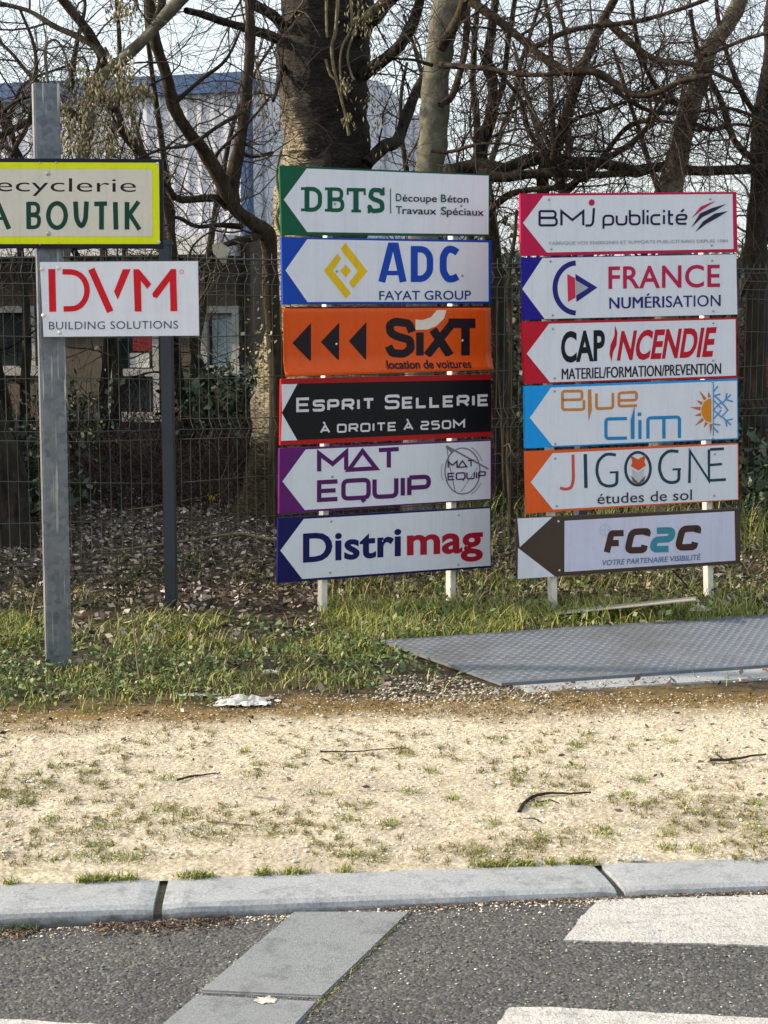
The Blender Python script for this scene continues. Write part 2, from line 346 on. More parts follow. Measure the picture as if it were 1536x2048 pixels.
# road surface, a little lower than the verge and lower still to the left
def road_z(x):
    return -0.020 - 0.036*max(0.0, min(1.0, (0.35-x)/1.7))
V = []; F = []; rx = np.concatenate([[-400, -60, -10, -4], np.arange(-2.4, 2.4, .1), [4, 10, 60, 400]]); ry = np.array([.0, .1, .4, 1, 2, 4, 10, 60, 400])
for j, oy in enumerate(ry):
    for i, x in enumerate(rx):
        t = (x-KA.x)/kd.x; base = min(max(KA.y+kd.y*t, 2.5), 5.5); V.append((x, base-0.10-oy, road_z(x)))
nr = len(rx)
for j in range(len(ry)-1):
    for i in range(nr-1): F.append((j*nr+i, (j+1)*nr+i, (j+1)*nr+i+1, j*nr+i+1))
tag(link_mesh('road', V, F, M['asphalt']), kind='structure')

# kerb of separate stones with open joints
def on_road(px, py, lift=0.0):
    z = -0.04
    for _ in range(6):
        p = atG(px, py, z); z = road_z(p.x)+lift
    return atG(px, py, z)
kerb = tag(bpy.data.objects.new('kerb', None), kind='structure'); COL.objects.link(kerb)
KW = 0.175
def kt(px, py, off): 
    p = atG(px, py); return (p-KA).dot(kd)
j1a, j1b = kt(325, 1785, 0), kt(316, 1800, 0)
j2a, j2b = kt(1203, 1740, 0), kt(1238, 1770, 0)
ends = [(-2.6, -2.6, -1.62, -1.62)] 
def kerb_stone(a0, a1, b0, b1):
    """a: back/front start, b: back/front end along the kerb"""
    N = 24; rows = [(0.0, 0.0, 0), (KW*.5, 0.001, 0), (KW-.016, -.001, 1), (KW-.003, -.009, 1), (KW+.002, -.02, 1), (KW+.006, -.16, 1), (0.0, -.16, 0)]
    V = []; F = []
    for i in range(N+1):
        f = i/N
        for (off, z, _) in rows:
            k = off/KW; s_ = (a0*(1-k)+a1*k)+f*((b0*(1-k)+b1*k)-(a0*(1-k)+a1*k))
            p = kerb_pt(s_, off, z); wob = .0022*noise.noise(Vector((s_*9, off*40, z*30)))
            e = min(i, N-i); zz = -.004 if (e == 0 and z > -.1) else 0
            V.append((p.x, p.y-wob, p.z+wob+zz))
    m = len(rows)
    for i in range(N):
        for k in range(m): k2 = (k+1) % m; F.append((i*m+k, i*m+k2, (i+1)*m+k2, (i+1)*m+k))
    F.append(tuple(range(m))); F.append(tuple(N*m+k for k in reversed(range(m))))
    o = link_mesh('kerb_stone', V, F, M['kerb'], kerb)
    bm = bmesh.new(); bm.from_mesh(o.data); bmesh.ops.recalc_face_normals(bm, faces=bm.faces[:]); bm.to_mesh(o.data); bm.free()
    return o
G_ = .011
kerb_stone(j1a-2.02, j1b-2.02, j1a-1.03, j1b-1.03); kerb_stone(j1a-1.01, j1b-1.01, j1a-G_, j1b-G_); kerb_stone(j1a+G_, j1b+G_, j2a-G_, j2b-G_)
kerb_stone(j2a+G_, j2b+G_, j2a+1.03, j2b+1.01); kerb_stone(j2a+1.05, j2b+1.03, j2a+2.1, j2b+2.1)
jm = []
link_mesh('mortar_bed', [kerb_pt(-3, -.05, -.012), kerb_pt(5, -.05, -.012), kerb_pt(5, KW-.02, -.03), kerb_pt(-3, KW-.02, -.03), kerb_pt(-3, KW-.02, -.2), kerb_pt(5, KW-.02, -.2)], [(3, 2, 1, 0), (4, 5, 2, 3)], M['mortar'], kerb)

# slab strip set in the road
strip = tag(bpy.data.objects.new('slab_strip', None), kind='structure'); COL.objects.link(strip)
def slab(q):
    tp = [on_road(x, y, .006) for x, y in q]; bt = [p-Vector((0, 0, .05)) for p in tp]
    o = prism('slab', tp, bt, M['slab'], None, .004); o.parent = strip
slab([(587, 1822), (822, 1822), (646, 1992), (398, 1981)])
slab([(392, 1988), (637, 2001), (500, 2150), (200, 2150)])
# thick painted crossing stripes with worn outline
def stripe(name, q, wob=.004):
    pts = []
    for i in range(len(q)):
        a, b = on_road(*q[i], .004), on_road(*q[(i+1) % len(q)], .004); n_ = max(2, int((b-a).length/.008))
        for k in range(n_):
            p = a.lerp(b, k/n_); p = p+Vector((noise.noise(p*31)+.6*noise.noise(p*110), noise.noise(p*37+Vector((5, 5, 5)))+.6*noise.noise(p*120), 0))*wob; p.z = road_z(p.x)+.004; pts.append(p)
    tri = tessellate_polygon([pts]); V = list(pts)+[p-Vector((0, 0, .006)) for p in pts]; F = [tuple(t) for t in tri]; n_ = len(pts)
    F += [(i, (i+1) % n_, n_+(i+1) % n_, n_+i) for i in range(n_)]
    return tag(link_mesh(name, V, F, M['roadpaint']), kind='structure')
stripe('crossing_stripe', [(1196, 1800), (1250, 1797), (1700, 1786), (1700, 1897), (1390, 1886), (1200, 1882), (1128, 1879), (1160, 1835)])
stripe('crossing_stripe', [(1020, 2014), (1100, 2015), (1700, 2043), (1700, 2130), (960, 2130), (996, 2042)])
stripe('crossing_stripe', [(-120, 2036), (0, 2037), (175, 2047), (260, 2052), (170, 2130), (-120, 2130)])

# checker plate laid over the ditch
plate = thing('steel_ramp', 'grey chequer steel plates laid across the verge by the right hand sign stack', 'steel ramp')
PZ = .022
def pg(x, y, z=PZ): return atG(x, y, z)
PA, PB, PC, PD = pg(762, 1280), pg(1700, 1216), pg(1700, 1318), pg(1003, 1366)
def plate_part(f0, f1):
    q = [PA.lerp(PB, f0), PA.lerp(PB, f1), PD.lerp(PC, f1), PD.lerp(PC, f0)]; b = [p-Vector((0, 0, .012)) for p in q]
    prism('steel_plate', q, b, M['steel'], plate)
plate_part(0, .4995); plate_part(.5005, 1)
prism('support_frame', [PD+Vector((.01, .01, -.0125)), PC+Vector((0, .01, -.0125)), PC+Vector((0, .06, -.0125)), PD+Vector((.03, .06, -.0125))], [PD+Vector((.01, .01, -.04)), PC+Vector((0, .01, -.04)), PC+Vector((0, .06, -.04)), PD+Vector((.03, .06, -.04))], M['steel'], plate)
sp = Soup(); pitch = .042; row = 0
ud = (PC-PD).normalized(); vd_ = (PA-PD); L1 = (PC-PD).length; 
perp = Vector((-ud.y, ud.x, 0)); H = (PA-PD).dot(perp); sh = (PA-PD).dot(ud)
W2 = (PB-PD).dot(ud)
ny = int(H/(pitch*.5))
for j in range(1, ny):
    v_ = j*pitch*.5; f = v_/H; x0 = sh*f; xe = L1+(W2-L1)*f
    i = x0+.02+(pitch*.5 if j % 2 else 0)
    while i < xe-.02:
        c = PD+ud*i+perp*v_; a_ = R(38) if j % 2 else R(-38)
        e = (ud*math.cos(a_)+perp*math.sin(a_)); g = Vector((-e.y, e.x, 0)); hl, hw, hz = .0165, .0048, .0028
        pts = [c-e*hl, c-g*hw, c+e*hl, c+g*hw]; z0 = Vector((0, 0, .0003)); z1 = Vector((0, 0, hz))
        sp.add([p+z0 for p in pts]+[c-e*hl*.5+z1, c+e*hl*.5+z1], None, [(0, 1, 4), (1, 5, 4), (1, 2, 5), (2, 3, 5), (3, 4, 5), (3, 0, 4)]); i += pitch
tr = sp.build('tread_pattern', M['tread'], plate); tr['kind'] = 'stuff'
# concrete lip along the near edge of the plate
q = [pg(1012, 1372, .0), pg(1700, 1328, .0), pg(1700, 1350, .0), pg(1060, 1390, .0)]
tag(prism('concrete_lip', [p+Vector((0, 0, .010)) for p in q], [p-Vector((0, 0, .05)) for p in q], M['kerb'], None, .004), kind='structure')

# ------------------------------------------------------------------ building behind
def quad_wall(pl, pts): return [pl.at(x, y) for x, y in pts]
corner = atY(490, 300, 17.0)
PF = Plane(corner.x, corner.y, -R(17)); PS = Plane(corner.x, corner.y, R(38))
bld = thing('industrial_building', 'low industrial hall with pale ribbed cladding and blue roof trim behind the trees', 'building', loc=(corner.x, corner.y, 0))
# ribbed cladding as real ribs, from left to corner
def ribbed(pl, s0, s1, ztop, zbot, name, par, pitch=.16, dep=.03):
    V = []; F = []; prof = []; s_ = s0
    while s_ < s1: prof += [(s_, 0), (s_+pitch*.55, 0), (s_+pitch*.65, dep), (s_+pitch*.9, dep)]; s_ += pitch
    for (a, d) in prof:
        p = pl.o+pl.u*a+pl.n*d; V += [(p.x, p.y, zbot(a)), (p.x, p.y, ztop(a))]
    for i in range(len(prof)-1): F.append((2*i, 2*i+2, 2*i+3, 2*i+1))
    return wm(name, V, F, M['clad'], par)
zt = PF.at(490, 185).z; zl = PF.at(490, 470).z
zmid = lambda px, py: PF.at(px, py).z
ribbed(PF, -16, 0, lambda a: zt, lambda a: zl, 'cladding', bld)
def pbox(pl, s0, s1, z0, z1, d0, d1, name, mat, par, bev=0):
    f = [pl.o+pl.u*a+pl.n*d1+Vector((0, 0, z)) for a, z in ((s0, z0), (s1, z0), (s1, z1), (s0, z1))]
    b = [pl.o+pl.u*a+pl.n*d0+Vector((0, 0, z)) for a, z in ((s0, z0), (s1, z0), (s1, z1), (s0, z1))]
    return prism(name, f, b, mat, par, bev)
zr = PF.at(490, 146).z
pbox(PF, -16, .12, zt, zr, -.3, .10, 'roof_fascia', M['bluetrim'], bld)
pbox(PF, -.03, .06, zl, zt-.002, -.2, .06, 'corner_trim', M['bluetrim'], bld)
pbox(PF, -16, -.13, zl-.22, zl, -.2, .5, 'canopy', M['frame'], bld)
# lower wall with real openings: wall strips between windows
def s_of(pl, px, py=700): return (pl.at(px, py)-pl.o).dot(pl.u)
def wall_and_windows():
    zb = 0.0; ztop = zl-.222
    wins = [(-420, -330, 612, 745), (-250, -140, 600, 838), (-75, 72, 612, 745), (213, 318, 612, 838), (402, 478, 612, 745)]
    xs = [-16]; cur = -16.0
    for (a, b, t, c) in wins:
        sa, sb = s_of(PF, a), s_of(PF, b); z1 = PF.at((a+b)/2, t).z; z0 = max(.05, PF.at((a+b)/2, c).z)
        pbox(PF, cur, sa, zb, ztop, -.2, 0, 'wall', M['wallb'], bld)
        pbox(PF, sa, sb, z1, ztop, -.2, 0, 'wall', M['wallb'], bld); pbox(PF, sa, sb, zb, z0, -.2, 0, 'wall', M['wallb'], bld)
        w = .075
        w_ = pbox(PF, sa, sa+w, z0, z1, -.1, .012, 'window', M['framed'], bld)
        def sub(n, *a_, mat=M['framed']): o = pbox(PF, *a_, n, mat, bld); o.parent = w_; return o
        sub('frame', sb-w, sb, z0, z1, -.1, .012); sub('frame', sa+w, sb-w, z1-w, z1, -.1, .010); sub('sill', sa-.05, sb+.05, z0-.03, z0+w, -.101, .05)
        zm = PF.at((a+b)/2, 745).z
        if c > 800: sub('frame', sa+w, sb-w, zm-.04, zm+.04, -.1, .008)
        sub('pane', sa+w, sb-w, z0+w, z1-w, -.08, -.06, mat=M['glass'])
        if a == 213:
            sub('notice', sa+.30, sa+.55, PF.at(250, 702).z, PF.at(250, 655).z, -.059, -.05, mat=M['redcloth'])
            sub('notice', sa+.26, sa+.50, PF.at(250, 735).z, PF.at(250, 706).z, -.059, -.05, mat=M['frame'])
        if a == 402: sub('curtain', sb-w-.26, sb-w, z0+w, z1-w, -.059, -.05, mat=M['curtain'])
        cur = sb
    pbox(PF, cur, -.13, zb, ztop, -.2, 0, 'wall', M['wallb'], bld)
wall_and_windows()
# side of the hall, its roof line stepping down to the right
side = [(497, 152), (560, 158), (700, 150), (768, 166), (818, 216), (845, 250), (920, 332), (960, 372), (962, 640)]
z_s = [PS.at(x, y) for x, y in side]
fr = [Vector((p.x, p.y, p.z)) for p in z_s] ; fr[-1] = Vector((z_s[-1].x, z_s[-1].y, zl)); p0 = z_s[0]; fr.append(Vector((p0.x, p0.y, zl)))
prism('side_wall', fr, [p-PS.n*.2 for p in fr], M['clad'], bld)
lo = [Vector((z_s[-1].x, z_s[-1].y, 0)), Vector((z_s[-1].x, z_s[-1].y, zl-.004)), Vector((p0.x, p0.y, zl-.004)), Vector((p0.x, p0.y, 0))]; prism('wall', lo, [p-PS.n*.2 for p in lo], M['wallb'], bld)
k_ = len(side)-2
rf = Soup()
for i in range(0, 17):
    s_ = .25+i*.42; p = PS.o+PS.u*s_+PS.n*.03
    ztop = None
    for a, b in zip(z_s[:-2], z_s[1:-1]):
        sa, sb = (a-PS.o).dot(PS.u), (b-PS.o).dot(PS.u)
        if sa <= s_ <= sb: ztop = a.z+(b.z-a.z)*(s_-sa)/(sb-sa)
    if ztop: tube(rf, [(p.x, p.y, zl), (p.x, p.y, ztop)], [.03, .03], 4)
rf.build('cladding_rib', M['clad'], bld)['kind'] = 'stuff'

# ------------------------------------------------------------------ wire fence
zF = 1.72
FP = atG(343, 1210); FY = FP.y
fence = thing('wire_fence', 'dark green folded wire mesh fence running behind all the signs', 'fence', loc=(FP.x, FP.y, 0))
def post(p, yaw, mat=M['fence'], h=1.76):
    u = Vector((math.cos(yaw), math.sin(yaw), 0)); n = Vector((-u.y, u.x, 0)); w, d = .029, .03
    b = [p-u*w-n*d, p+u*w-n*d, p+u*w+n*d, p-u*w+n*d]
    o = prism('post', [Vector((q.x, q.y, -.1)) for q in b], [Vector((q.x, q.y, h)) for q in b], mat, fence, .004)
    c = [p-u*(w+.004)-n*(d+.004), p+u*(w+.004)-n*(d+.004), p+u*(w+.004)+n*(d+.004), p-u*(w+.004)+n*(d+.004)]
    k = prism('cap', [Vector((q.x, q.y, h-.015)) for q in c], [Vector((q.x, q.y, h+.012)) for q in c], mat, None, .003)
    org = Vector(fence.location)+Vector((0, 0, 0)); k.parent = o; k.data.transform(__import__('mathutils').Matrix.Translation(-org)); return o
# mesh profile: heights of cross wires and their fold offset
zz = lambda y: atY(200, y, FY).z
rows = []; z = .03
folds = [.03, .62, 1.02, 1.60]
fold_rows = []
prof = [(0.0, 0)]
fz = [zz(965)-.40, zz(861), zz(545)]
for c in fz: prof += [(c-.05, 0), (c, .045), (c+.05, 0)]
prof.append((zF, 0)); prof = sorted(prof)
cross = []
for c in fz: cross += [c-.05, c, c+.05]
cross += [zz(965), zz(965)-.2, zz(861)+.25, zz(861)+.45, zz(861)+.65, zF-.03]
def foldoff(z):
    for (a, oa), (b, ob) in zip(prof[:-1], prof[1:]):
        if a <= z <= b: return oa+(ob-oa)*(z-a)/(b-a+1e-9)
    return 0
def mesh_panel(p0, p1):
    u = (p1-p0); L = u.length; u = u/L; n = Vector((u.y, -u.x, 0))
    if n.y > 0: n = -n
    root = None
    org = Vector(fence.location)
    sp = Soup(); tube(sp, [p0+Vector((0, 0, zF-.03)), p1+Vector((0, 0, zF-.03))], [.0026]*2, 4, True)
    root = sp.build('mesh_panel', M['wire'], fence)
    for c in cross:
        o_ = foldoff(c); sp = Soup(); a, b = p0+n*(o_+.004)+Vector((0, 0, c)), p1+n*(o_+.004)+Vector((0, 0, c))
        sag = [a.lerp(b, k/6)+Vector((0, 0, .006*math.sin(k*2.1+c*9))) for k in range(7)]
        tube(sp, sag, [.0024]*7, 4, True); w = sp.build('cross_wire', M['wire'], fence); w.parent = root
    sp = Soup(); pp = [(n*o_+Vector((0, 0, z))) for z, o_ in prof]; tube(sp, pp, [.0015]*len(pp), 4, True)
    me = sp.build('upright_wire', M['wire']); me.parent = root; me.location = p0-org+u*.03
    k = 1
    while .03+k*.05 < L-.02:
        c = me.copy(); c.location = p0-org+u*(.03+k*.05); COL.objects.link(c); c.parent = root; k += 1
dirR = Vector((math.cos(R(30)), math.sin(R(30)), 0)); P0 = Vector((FP.x, FP.y, 0))
posts = [P0-Vector((2.5, 0, 0)), P0, P0+dirR*2.5, P0+dirR*4.36, P0+dirR*6.86]
post(posts[0], 0); post(posts[1], 0); post(posts[2], R(30)); post(posts[3], R(30), h=1.74); post(posts[4], R(30))
for a, b in zip(posts[:-1], posts[1:]):
    d = (b-a).normalized(); mesh_panel(a+d*.035, b-d*.035)

# ------------------------------------------------------------------ lettering
def poly_fill(name, polys, conv, mat, parent):
    V = []; F = []
    for pts in polys:
        b = len(V); V += [conv(x, y) for x, y in pts]
        for t in tessellate_polygon([[Vector((x, y, 0)) for x, y in pts]]): F.append(tuple(b+i for i in t))
    o = link_mesh(name, V, F, mat)
    return put(o, parent) if parent else o
def ribbon(pts, w, closed=False):
    """mitred band of width w round a polyline, in picture units"""
    P = [Vector((x, y)) for x, y in pts]; n = len(P); L, Rr = [], []
    for i in range(n):
        a = P[i-1] if (i > 0 or closed) else None; b = P[(i+1) % n] if (i < n-1 or closed) else None
        d1 = (P[i]-a).normalized() if a is not None else None; d2 = (b-P[i]).normalized() if b is not None else None
        if d1 is None: d1 = d2
        if d2 is None: d2 = d1
        t = d1+d2; t = t.normalized() if t.length > 1e-6 else d1
        m = Vector((-t.y, t.x)); c = max(.38, m.dot(Vector((-d1.y, d1.x)))); k = w*.5/c
        L.append(P[i]+m*k); Rr.append(P[i]-m*k)
    F = [(i, i+1, n+i+1, n+i) for i in range(n-1)]
    if closed: F.append((n-1, 0, n, 2*n-1))
    return L+Rr, F
def rounded(pts, r, closed=False):
    out = []; n = len(pts)
    for i in range(n):
        if not closed and i in (0, n-1): out.append(pts[i]); continue
        p = Vector(pts[i]); a = Vector(pts[i-1]); b = Vector(pts[(i+1) % n]); da, db = a-p, b-p
        k = min(r, da.length*.48, db.length*.48); A = p+da.normalized()*k; B = p+db.normalized()*k
        for t in (0, .25, .5, .75, 1): q = A*(1-t)**2+p*2*t*(1-t)+B*t*t; out.append((q.x, q.y))
    return out
class Face:
    """the front of one panel: everything printed on it is laid a hair in front of it"""
    def __init__(s, plane, panel): s.pl = plane; s.p = panel; s.k = 0
    def conv(s, off): return lambda x, y: s.pl.at(x, y, off)
    def fill(s, polys, rgb, name='emblem', mat=None, off=None):
        s.k += 1; return poly_fill(name, polys, s.conv(off if off is not None else .0022+.00012*s.k), mat or paint(rgb), s.p)
    def strokes(s, lines, w, rgb, name='emblem', round_=0.0, mat=None):
        """lines: (points, closed[, width])"""
        V = []; F = []
        for ln in lines:
            pts, cl = ln[0], ln[1]; ww = ln[2] if len(ln) > 2 else w
            if round_: pts = rounded(pts, round_, cl)
            s.k += 1; v, f = ribbon(pts, ww, cl); off = .0022+.00008*s.k; b = len(V)
            V += [s.pl.at(q.x, q.y, off) for q in v]; F += [tuple(b+i for i in ff) for ff in f]
        o = link_mesh(name, V, F, mat or paint(rgb)); return put(o, s.p)
    def text(s, txt, p0, p1, cap, rgb, name='lettering', bold=0.0, shear=0.0, xfit=True, space=1.0, bounds=None):
        """default typeface set between baseline ends p0, p1 with capital height cap (picture units)"""
        if bold > 0 and 'M' in txt:      # heavier weight by a second impression beside the first
            d_ = bold*cap*.7; s.text(txt, (p0[0]+d_, p0[1]), (p1[0]+d_, p1[1]), cap, rgb, name, 0.0, shear); p0 = (p0[0]-d_, p0[1]); p1 = (p1[0]-d_, p1[1]); bold = 0.0
        cu = bpy.data.curves.new('t', 'FONT'); cu.body = txt; cu.offset = bold; cu.space_character = space; cu.resolution_u = 4
        ob = bpy.data.objects.new('t', cu); COL.objects.link(ob); bpy.context.view_layer.update()
        me = bpy.data.meshes.new_from_object(ob.evaluated_get(bpy.context.evaluated_depsgraph_get()))
        co = np.array([v.co[:] for v in me.vertices]); polys = [tuple(p.vertices) for p in me.polygons]
        bpy.data.objects.remove(ob); bpy.data.curves.remove(cu); bpy.data.meshes.remove(me)
        x0, x1 = co[:, 0].min(), co[:, 0].max(); A = Vector(p0); B = Vector(p1); ln = (B-A).length; e = (B-A)/ln
        sx = ln/(x1-x0); sy = cap/.73; s.k += 1; off = .0022+.00012*s.k
        V = []
        for x, y, _ in co:
            X_ = (x-x0)*sx+shear*y*sy; Y_ = y*sy; q = A+e*X_; V.append(s.pl.at(q.x, q.y-Y_, off))
        return put(link_mesh(name, V, polys, paint(rgb)), s.p)
    def glyphs(s, txt, p0, p1, h, w, rgb, font, name='lettering', shear=0.0, rnd=.22, gap=.32, small=None, wide=1.0):
        """stroke lettering; h capital height, w stroke width, all in picture units; letter box widths from the font"""
        adv = []; x = 0.0
        for ch in txt:
            if ch == ' ': x += .55; continue
            sc = 1.0; c = ch
            if small and ch.islower(): c = ch.upper(); sc = small
            gw, st = font[c]; adv.append((x, sc, gw, st)); x += gw*sc+gap
        tot = x-gap; A = Vector(p0); B = Vector(p1); ln = (B-A).length; e = (B-A)/ln; hh = h-w; k = (ln-w)/tot
        lines = []
        for (x_, sc, gw, st) in adv:
            for pts, cl, rd in st:
                q = []
                for (a, b) in pts: X_ = w/2+(x_+a*gw*sc)*k; Y_ = w/2+b*hh*sc; q.append((X_+shear*Y_, Y_))
                if rd: q = rounded(q, rnd*h*sc, cl)
                q = [(A.x+e.x*X_, A.y+e.y*X_-Y_) for X_, Y_ in q]; lines.append((q, cl))
        return s.strokes(lines, w, rgb, name)
def G(w, *st): return (w, [(p, c, r_) for (p, c, r_) in st])
SQ = {
 'E': G(.8, ([(1, 1), (0, 1), (0, 0), (1, 0)], False, False), ([(0, .5), (.9, .5)], False, False)),
 'S': G(.85, ([(1, .82), (1, 1), (0, 1), (0, .53), (1, .53), (1, 0), (0, 0), (0, .18)], False, True)),
 'P': G(.85, ([(0, 0), (0, 1)], False, False), ([(0, 1), (1, 1), (1, .42), (0, .42)], False, True)),
 'R': G(.9, ([(0, 0), (0, 1)], False, False), ([(0, 1), (1, 1), (1, .45), (0, .45)], False, True), ([(.55, .45), (1, 0)], False, False)),
 'I': G(.05, ([(.5, 0), (.5, 1)], False, False)),
 'T': G(.85, ([(0, 1), (1, 1)], False, False), ([(.5, 1), (.5, 0)], False, False)),
 'L': G(.75, ([(0, 1), (0, 0), (1, 0)], False, False)),
 'A': G(.95, ([(0, 0), (.5, 1), (1, 0)], False, False), ([(.2, .3), (.8, .3)], False, False)),
 'À': G(.95, ([(0, 0), (.5, 1), (1, 0)], False, False), ([(.2, .3), (.8, .3)], False, False), ([(.28, 1.45), (.5, 1.2)], False, False)),
 'Δ': G(1.15, ([(0, 0), (.5, 1), (1, 0)], True, False)),
 'D': G(.9, ([(0, 0), (0, 1)], False, False), ([(0, 1), (1, 1), (1, 0), (0, 0)], False, True)),
 'O': G(.95, ([(0, 0), (0, 1), (1, 1), (1, 0)], True, True)),
 '0': G(.85, ([(0, 0), (0, 1), (1, 1), (1, 0)], True, True)),
 'Q': G(1.1, ([(0, 0), (0, 1), (1, 1), (1, 0)], True, True), ([(.72, 0.0), (.84, -.24)], False, False)),
 '2': G(.8, ([(0, 1), (1, 1), (1, .52), (0, .52), (0, 0), (1, 0)], False, True)),
 '5': G(.8, ([(1, 1), (0, 1), (0, .58), (1, .58), (1, 0), (0, 0)], False, True)),
 'M': G(1.15, ([(0, 0), (0, 1), (.5, .38), (1, 1), (1, 0)], False, False)),
 'U': G(.95, ([(0, 1), (0, 0), (1, 0), (1, 1)], False, True)),
 'C': G(.85, ([(1, .75), (1, 1), (0, 1), (0, 0), (1, 0), (1, .25)], False, True)),
 'F': G(.8, ([(1, 1), (0, 1), (0, 0)], False, True), ([(0, .48), (.8, .48)], False, False)),
 'B': G(.9, ([(0, 0), (0, 1)], False, False), ([(0, 1), (.93, 1), (.93, .54), (0, .54)], False, True), ([(0, .52), (1, .52), (1, 0), (0, 0)], False, True)),
 'J': G(.5, ([(1, 1), (1, 0), (0, 0)], False, True)),
 'p': G(.72, ([(0, -.28), (0, .62), (1, .62), (1, 0), (0, 0)], False, True)),
 'u': G(.72, ([(0, .62), (0, 0), (1, 0), (1, .62)], False, True)),
 'b': G(.72, ([(0, 1), (0, 0), (1, 0), (1, .62), (0, .62)], False, True)),
 'l': G(.05, ([(.5, 0), (.5, 1)], False, False)),
 'i': G(.05, ([(.5, 0), (.5, .62)], False, False), ([(.5, .82), (.5, .98)], False, False)),
 'c': G(.65, ([(1, .62), (0, .62), (0, 0), (1, 0)], False, True)),
 't': G(.4, ([(.25, .95), (.25, 0), (1, 0)], False, True), ([(0, .62), (1, .62)], False, False)),
 'é': G(.72, ([(1, 0), (0, 0), (0, .62), (1, .62), (1, .31), (0, .31)], False, True), ([(.45, .82), (.75, 1.0)], False, False)),
 'e': G(.72, ([(1, 0), (0, 0), (0, .62), (1, .62), (1, .31), (0, .31)], False, True)),
 'm': G(1.15, ([(0, 0), (0, .62), (1, .62), (1, 0)], False, True), ([(.5, .62), (.5, 0)], False, False)),
}
# ------------------------------------------------------------------ sign stacks
def put_abs(o, part):
    """child of a part whose own origin sits at the thing's origin"""
    o.parent = part; org = Vector((0, 0, 0)); q = part
    while q: org += Vector(q.location); q = q.parent
    o.data.transform(__import__('mathutils').Matrix.Translation(-org)); return o
def mk_panel(root, pl, outer, edge_rgb, label, face_poly=None, face_rgb=None, thick=.022):
    f = [pl.at(x, y, 0) for x, y in outer]; b = [p-pl.n*thick for p in f]
    o = prism('sign_panel', f, b, paint(edge_rgb), root, .0012); o['label'] = label
    fc = Face(pl, o)
    if face_poly: poly_fill('panel_face', [face_poly], fc.conv(.0014), WHITE if face_rgb is None else paint(face_rgb), o)
    return o, fc
def rivet(fc, px, py, r=.007, mat=None):
    c = fc.pl.at(px, py, .0035); u, n = fc.pl.u, fc.pl.n; z = Vector((0, 0, 1)); V = []; F = []
    for k in range(8): a = k*math.pi/4; V.append(c+(u*math.cos(a)+z*math.sin(a))*r-n*.001)
    for k in range(8): a = k*math.pi/4; V.append(c+(u*math.cos(a)+z*math.sin(a))*r*.6+n*.003)
    V.append(c+n*.004)
    F = [(k, (k+1) % 8, 8+(k+1) % 8, 8+k) for k in range(8)]+[(8+k, 8+(k+1) % 8, 16) for k in range(8)]
    return put_abs(link_mesh('rivet', V, F, mat or M['rivet'], smooth=True), fc.p)
def sign_post(root, pl, pxt, pyt, pxb, w=.030, d=.055, zb=-.1):
    """post behind the panels; its left front corner runs through the two picture points"""
    t = pl.at(pxt, pyt, -.024); b_ = pl.at(pxb[0], pxb[1], -.024)
    dr = (b_-t); b = t+dr*((t.z-zb)/(t.z-b_.z))
    o = []
    for c in (t, b): o.append([c, c+pl.u*w, c+pl.u*w-pl.n*d, c-pl.n*d])
    return prism('post', o[0], o[1], M['post'], root, .003)

# ---- left stack
PLA = Plane(-.277, 7.30, R(24.5))
SL = thing('sign_stack', 'taller stack of six arrow panels on two cream posts, green panel on top', 'sign', 'stacks of arrow signs', loc=(-.277, 7.3, 0))
sign_post(SL, PLA, 656, 345, (643, 1225)); sign_post(SL, PLA, 906, 355, (901, 1188))
GREEN = (0, 84, 56); BLUE = (8, 66, 170); ORANGE = (216, 82, 14); RED = (176, 20, 24); PURPLE = (96, 22, 104); NAVY = (8, 14, 82)
_, f = mk_panel(SL, PLA, [(559.5, 330.5), (979.5, 348.5), (979, 472), (564, 470.5)], GREEN, 'green edged panel at the top, green letters',
                [(567.5, 399.2), (613.4, 337), (977.3, 351.5), (977, 468.7), (614.3, 464)])
# slab serif capitals DBTS, drawn as strokes with serifs
def slab_text():
    g = []; 
    def S(pts, w, cl=False, r_=0): g.append((rounded(pts, r_, cl) if r_ else pts, cl, w))
    y0, y1 = 374.5, 421.5   # tops and bases at the left, drifting with the panel
    def o(x, y): return (x, y+(x-602)*.018)
    S([o(614, 374), o(614, 422)], 10); S([o(602, 377), o(628, 377)], 5.5); S([o(602, 419.5), o(628, 419.5)], 5.5)
    S([o(612, 377.5), o(630, 377.5), o(640, 386), o(640, 410), o(630, 419), o(612, 419)], 8.5, r_=9)
    S([o(660, 374), o(660, 422)], 10); S([o(650, 376.5), o(672, 376.5)], 5.5); S([o(650, 419.5), o(672, 419.5)], 5.5)
    S([o(662, 377), o(683, 377), o(683, 397), o(662, 397)], 7, r_=9); S([o(662, 397.5), o(685, 397.5), o(685, 419), o(662, 419)], 7.5, r_=10)
    S([o(712, 377), o(712, 422)], 10.5); S([o(694, 377.5), o(731, 377.5)], 7); S([o(695.5, 376), o(695.5, 388)], 4); S([o(729.5, 376), o(729.5, 388)], 4); S([o(703, 420), o(722, 420)], 5.5)
    S([o(766, 387), o(762, 378), o(744, 377), o(741, 391), o(748, 396), o(764, 401), o(765, 417), o(744, 420), o(738, 409)], 9, r_=6)
    S([o(767, 372), o(767, 388)], 4.5); S([o(738, 407), o(738, 424)], 4.5)
    return g
f.strokes(slab_text(), 8, GREEN, 'lettering')
f.strokes([([(781, 377), (781.5, 427)], False)], 1.8, GREEN, 'divider')
DK = (26, 20, 40)
f.text('D', (792, 402), (803, 402.5), 16, GREEN, bold=.012); f.text('écoupe', (805, 402.5), (874, 404), 15, DK, bold=.008)
f.text('B', (882, 404), (893, 404.2), 16, GREEN, bold=.012); f.text('éton', (895, 404.2), (937, 405.5), 15, DK, bold=.008)
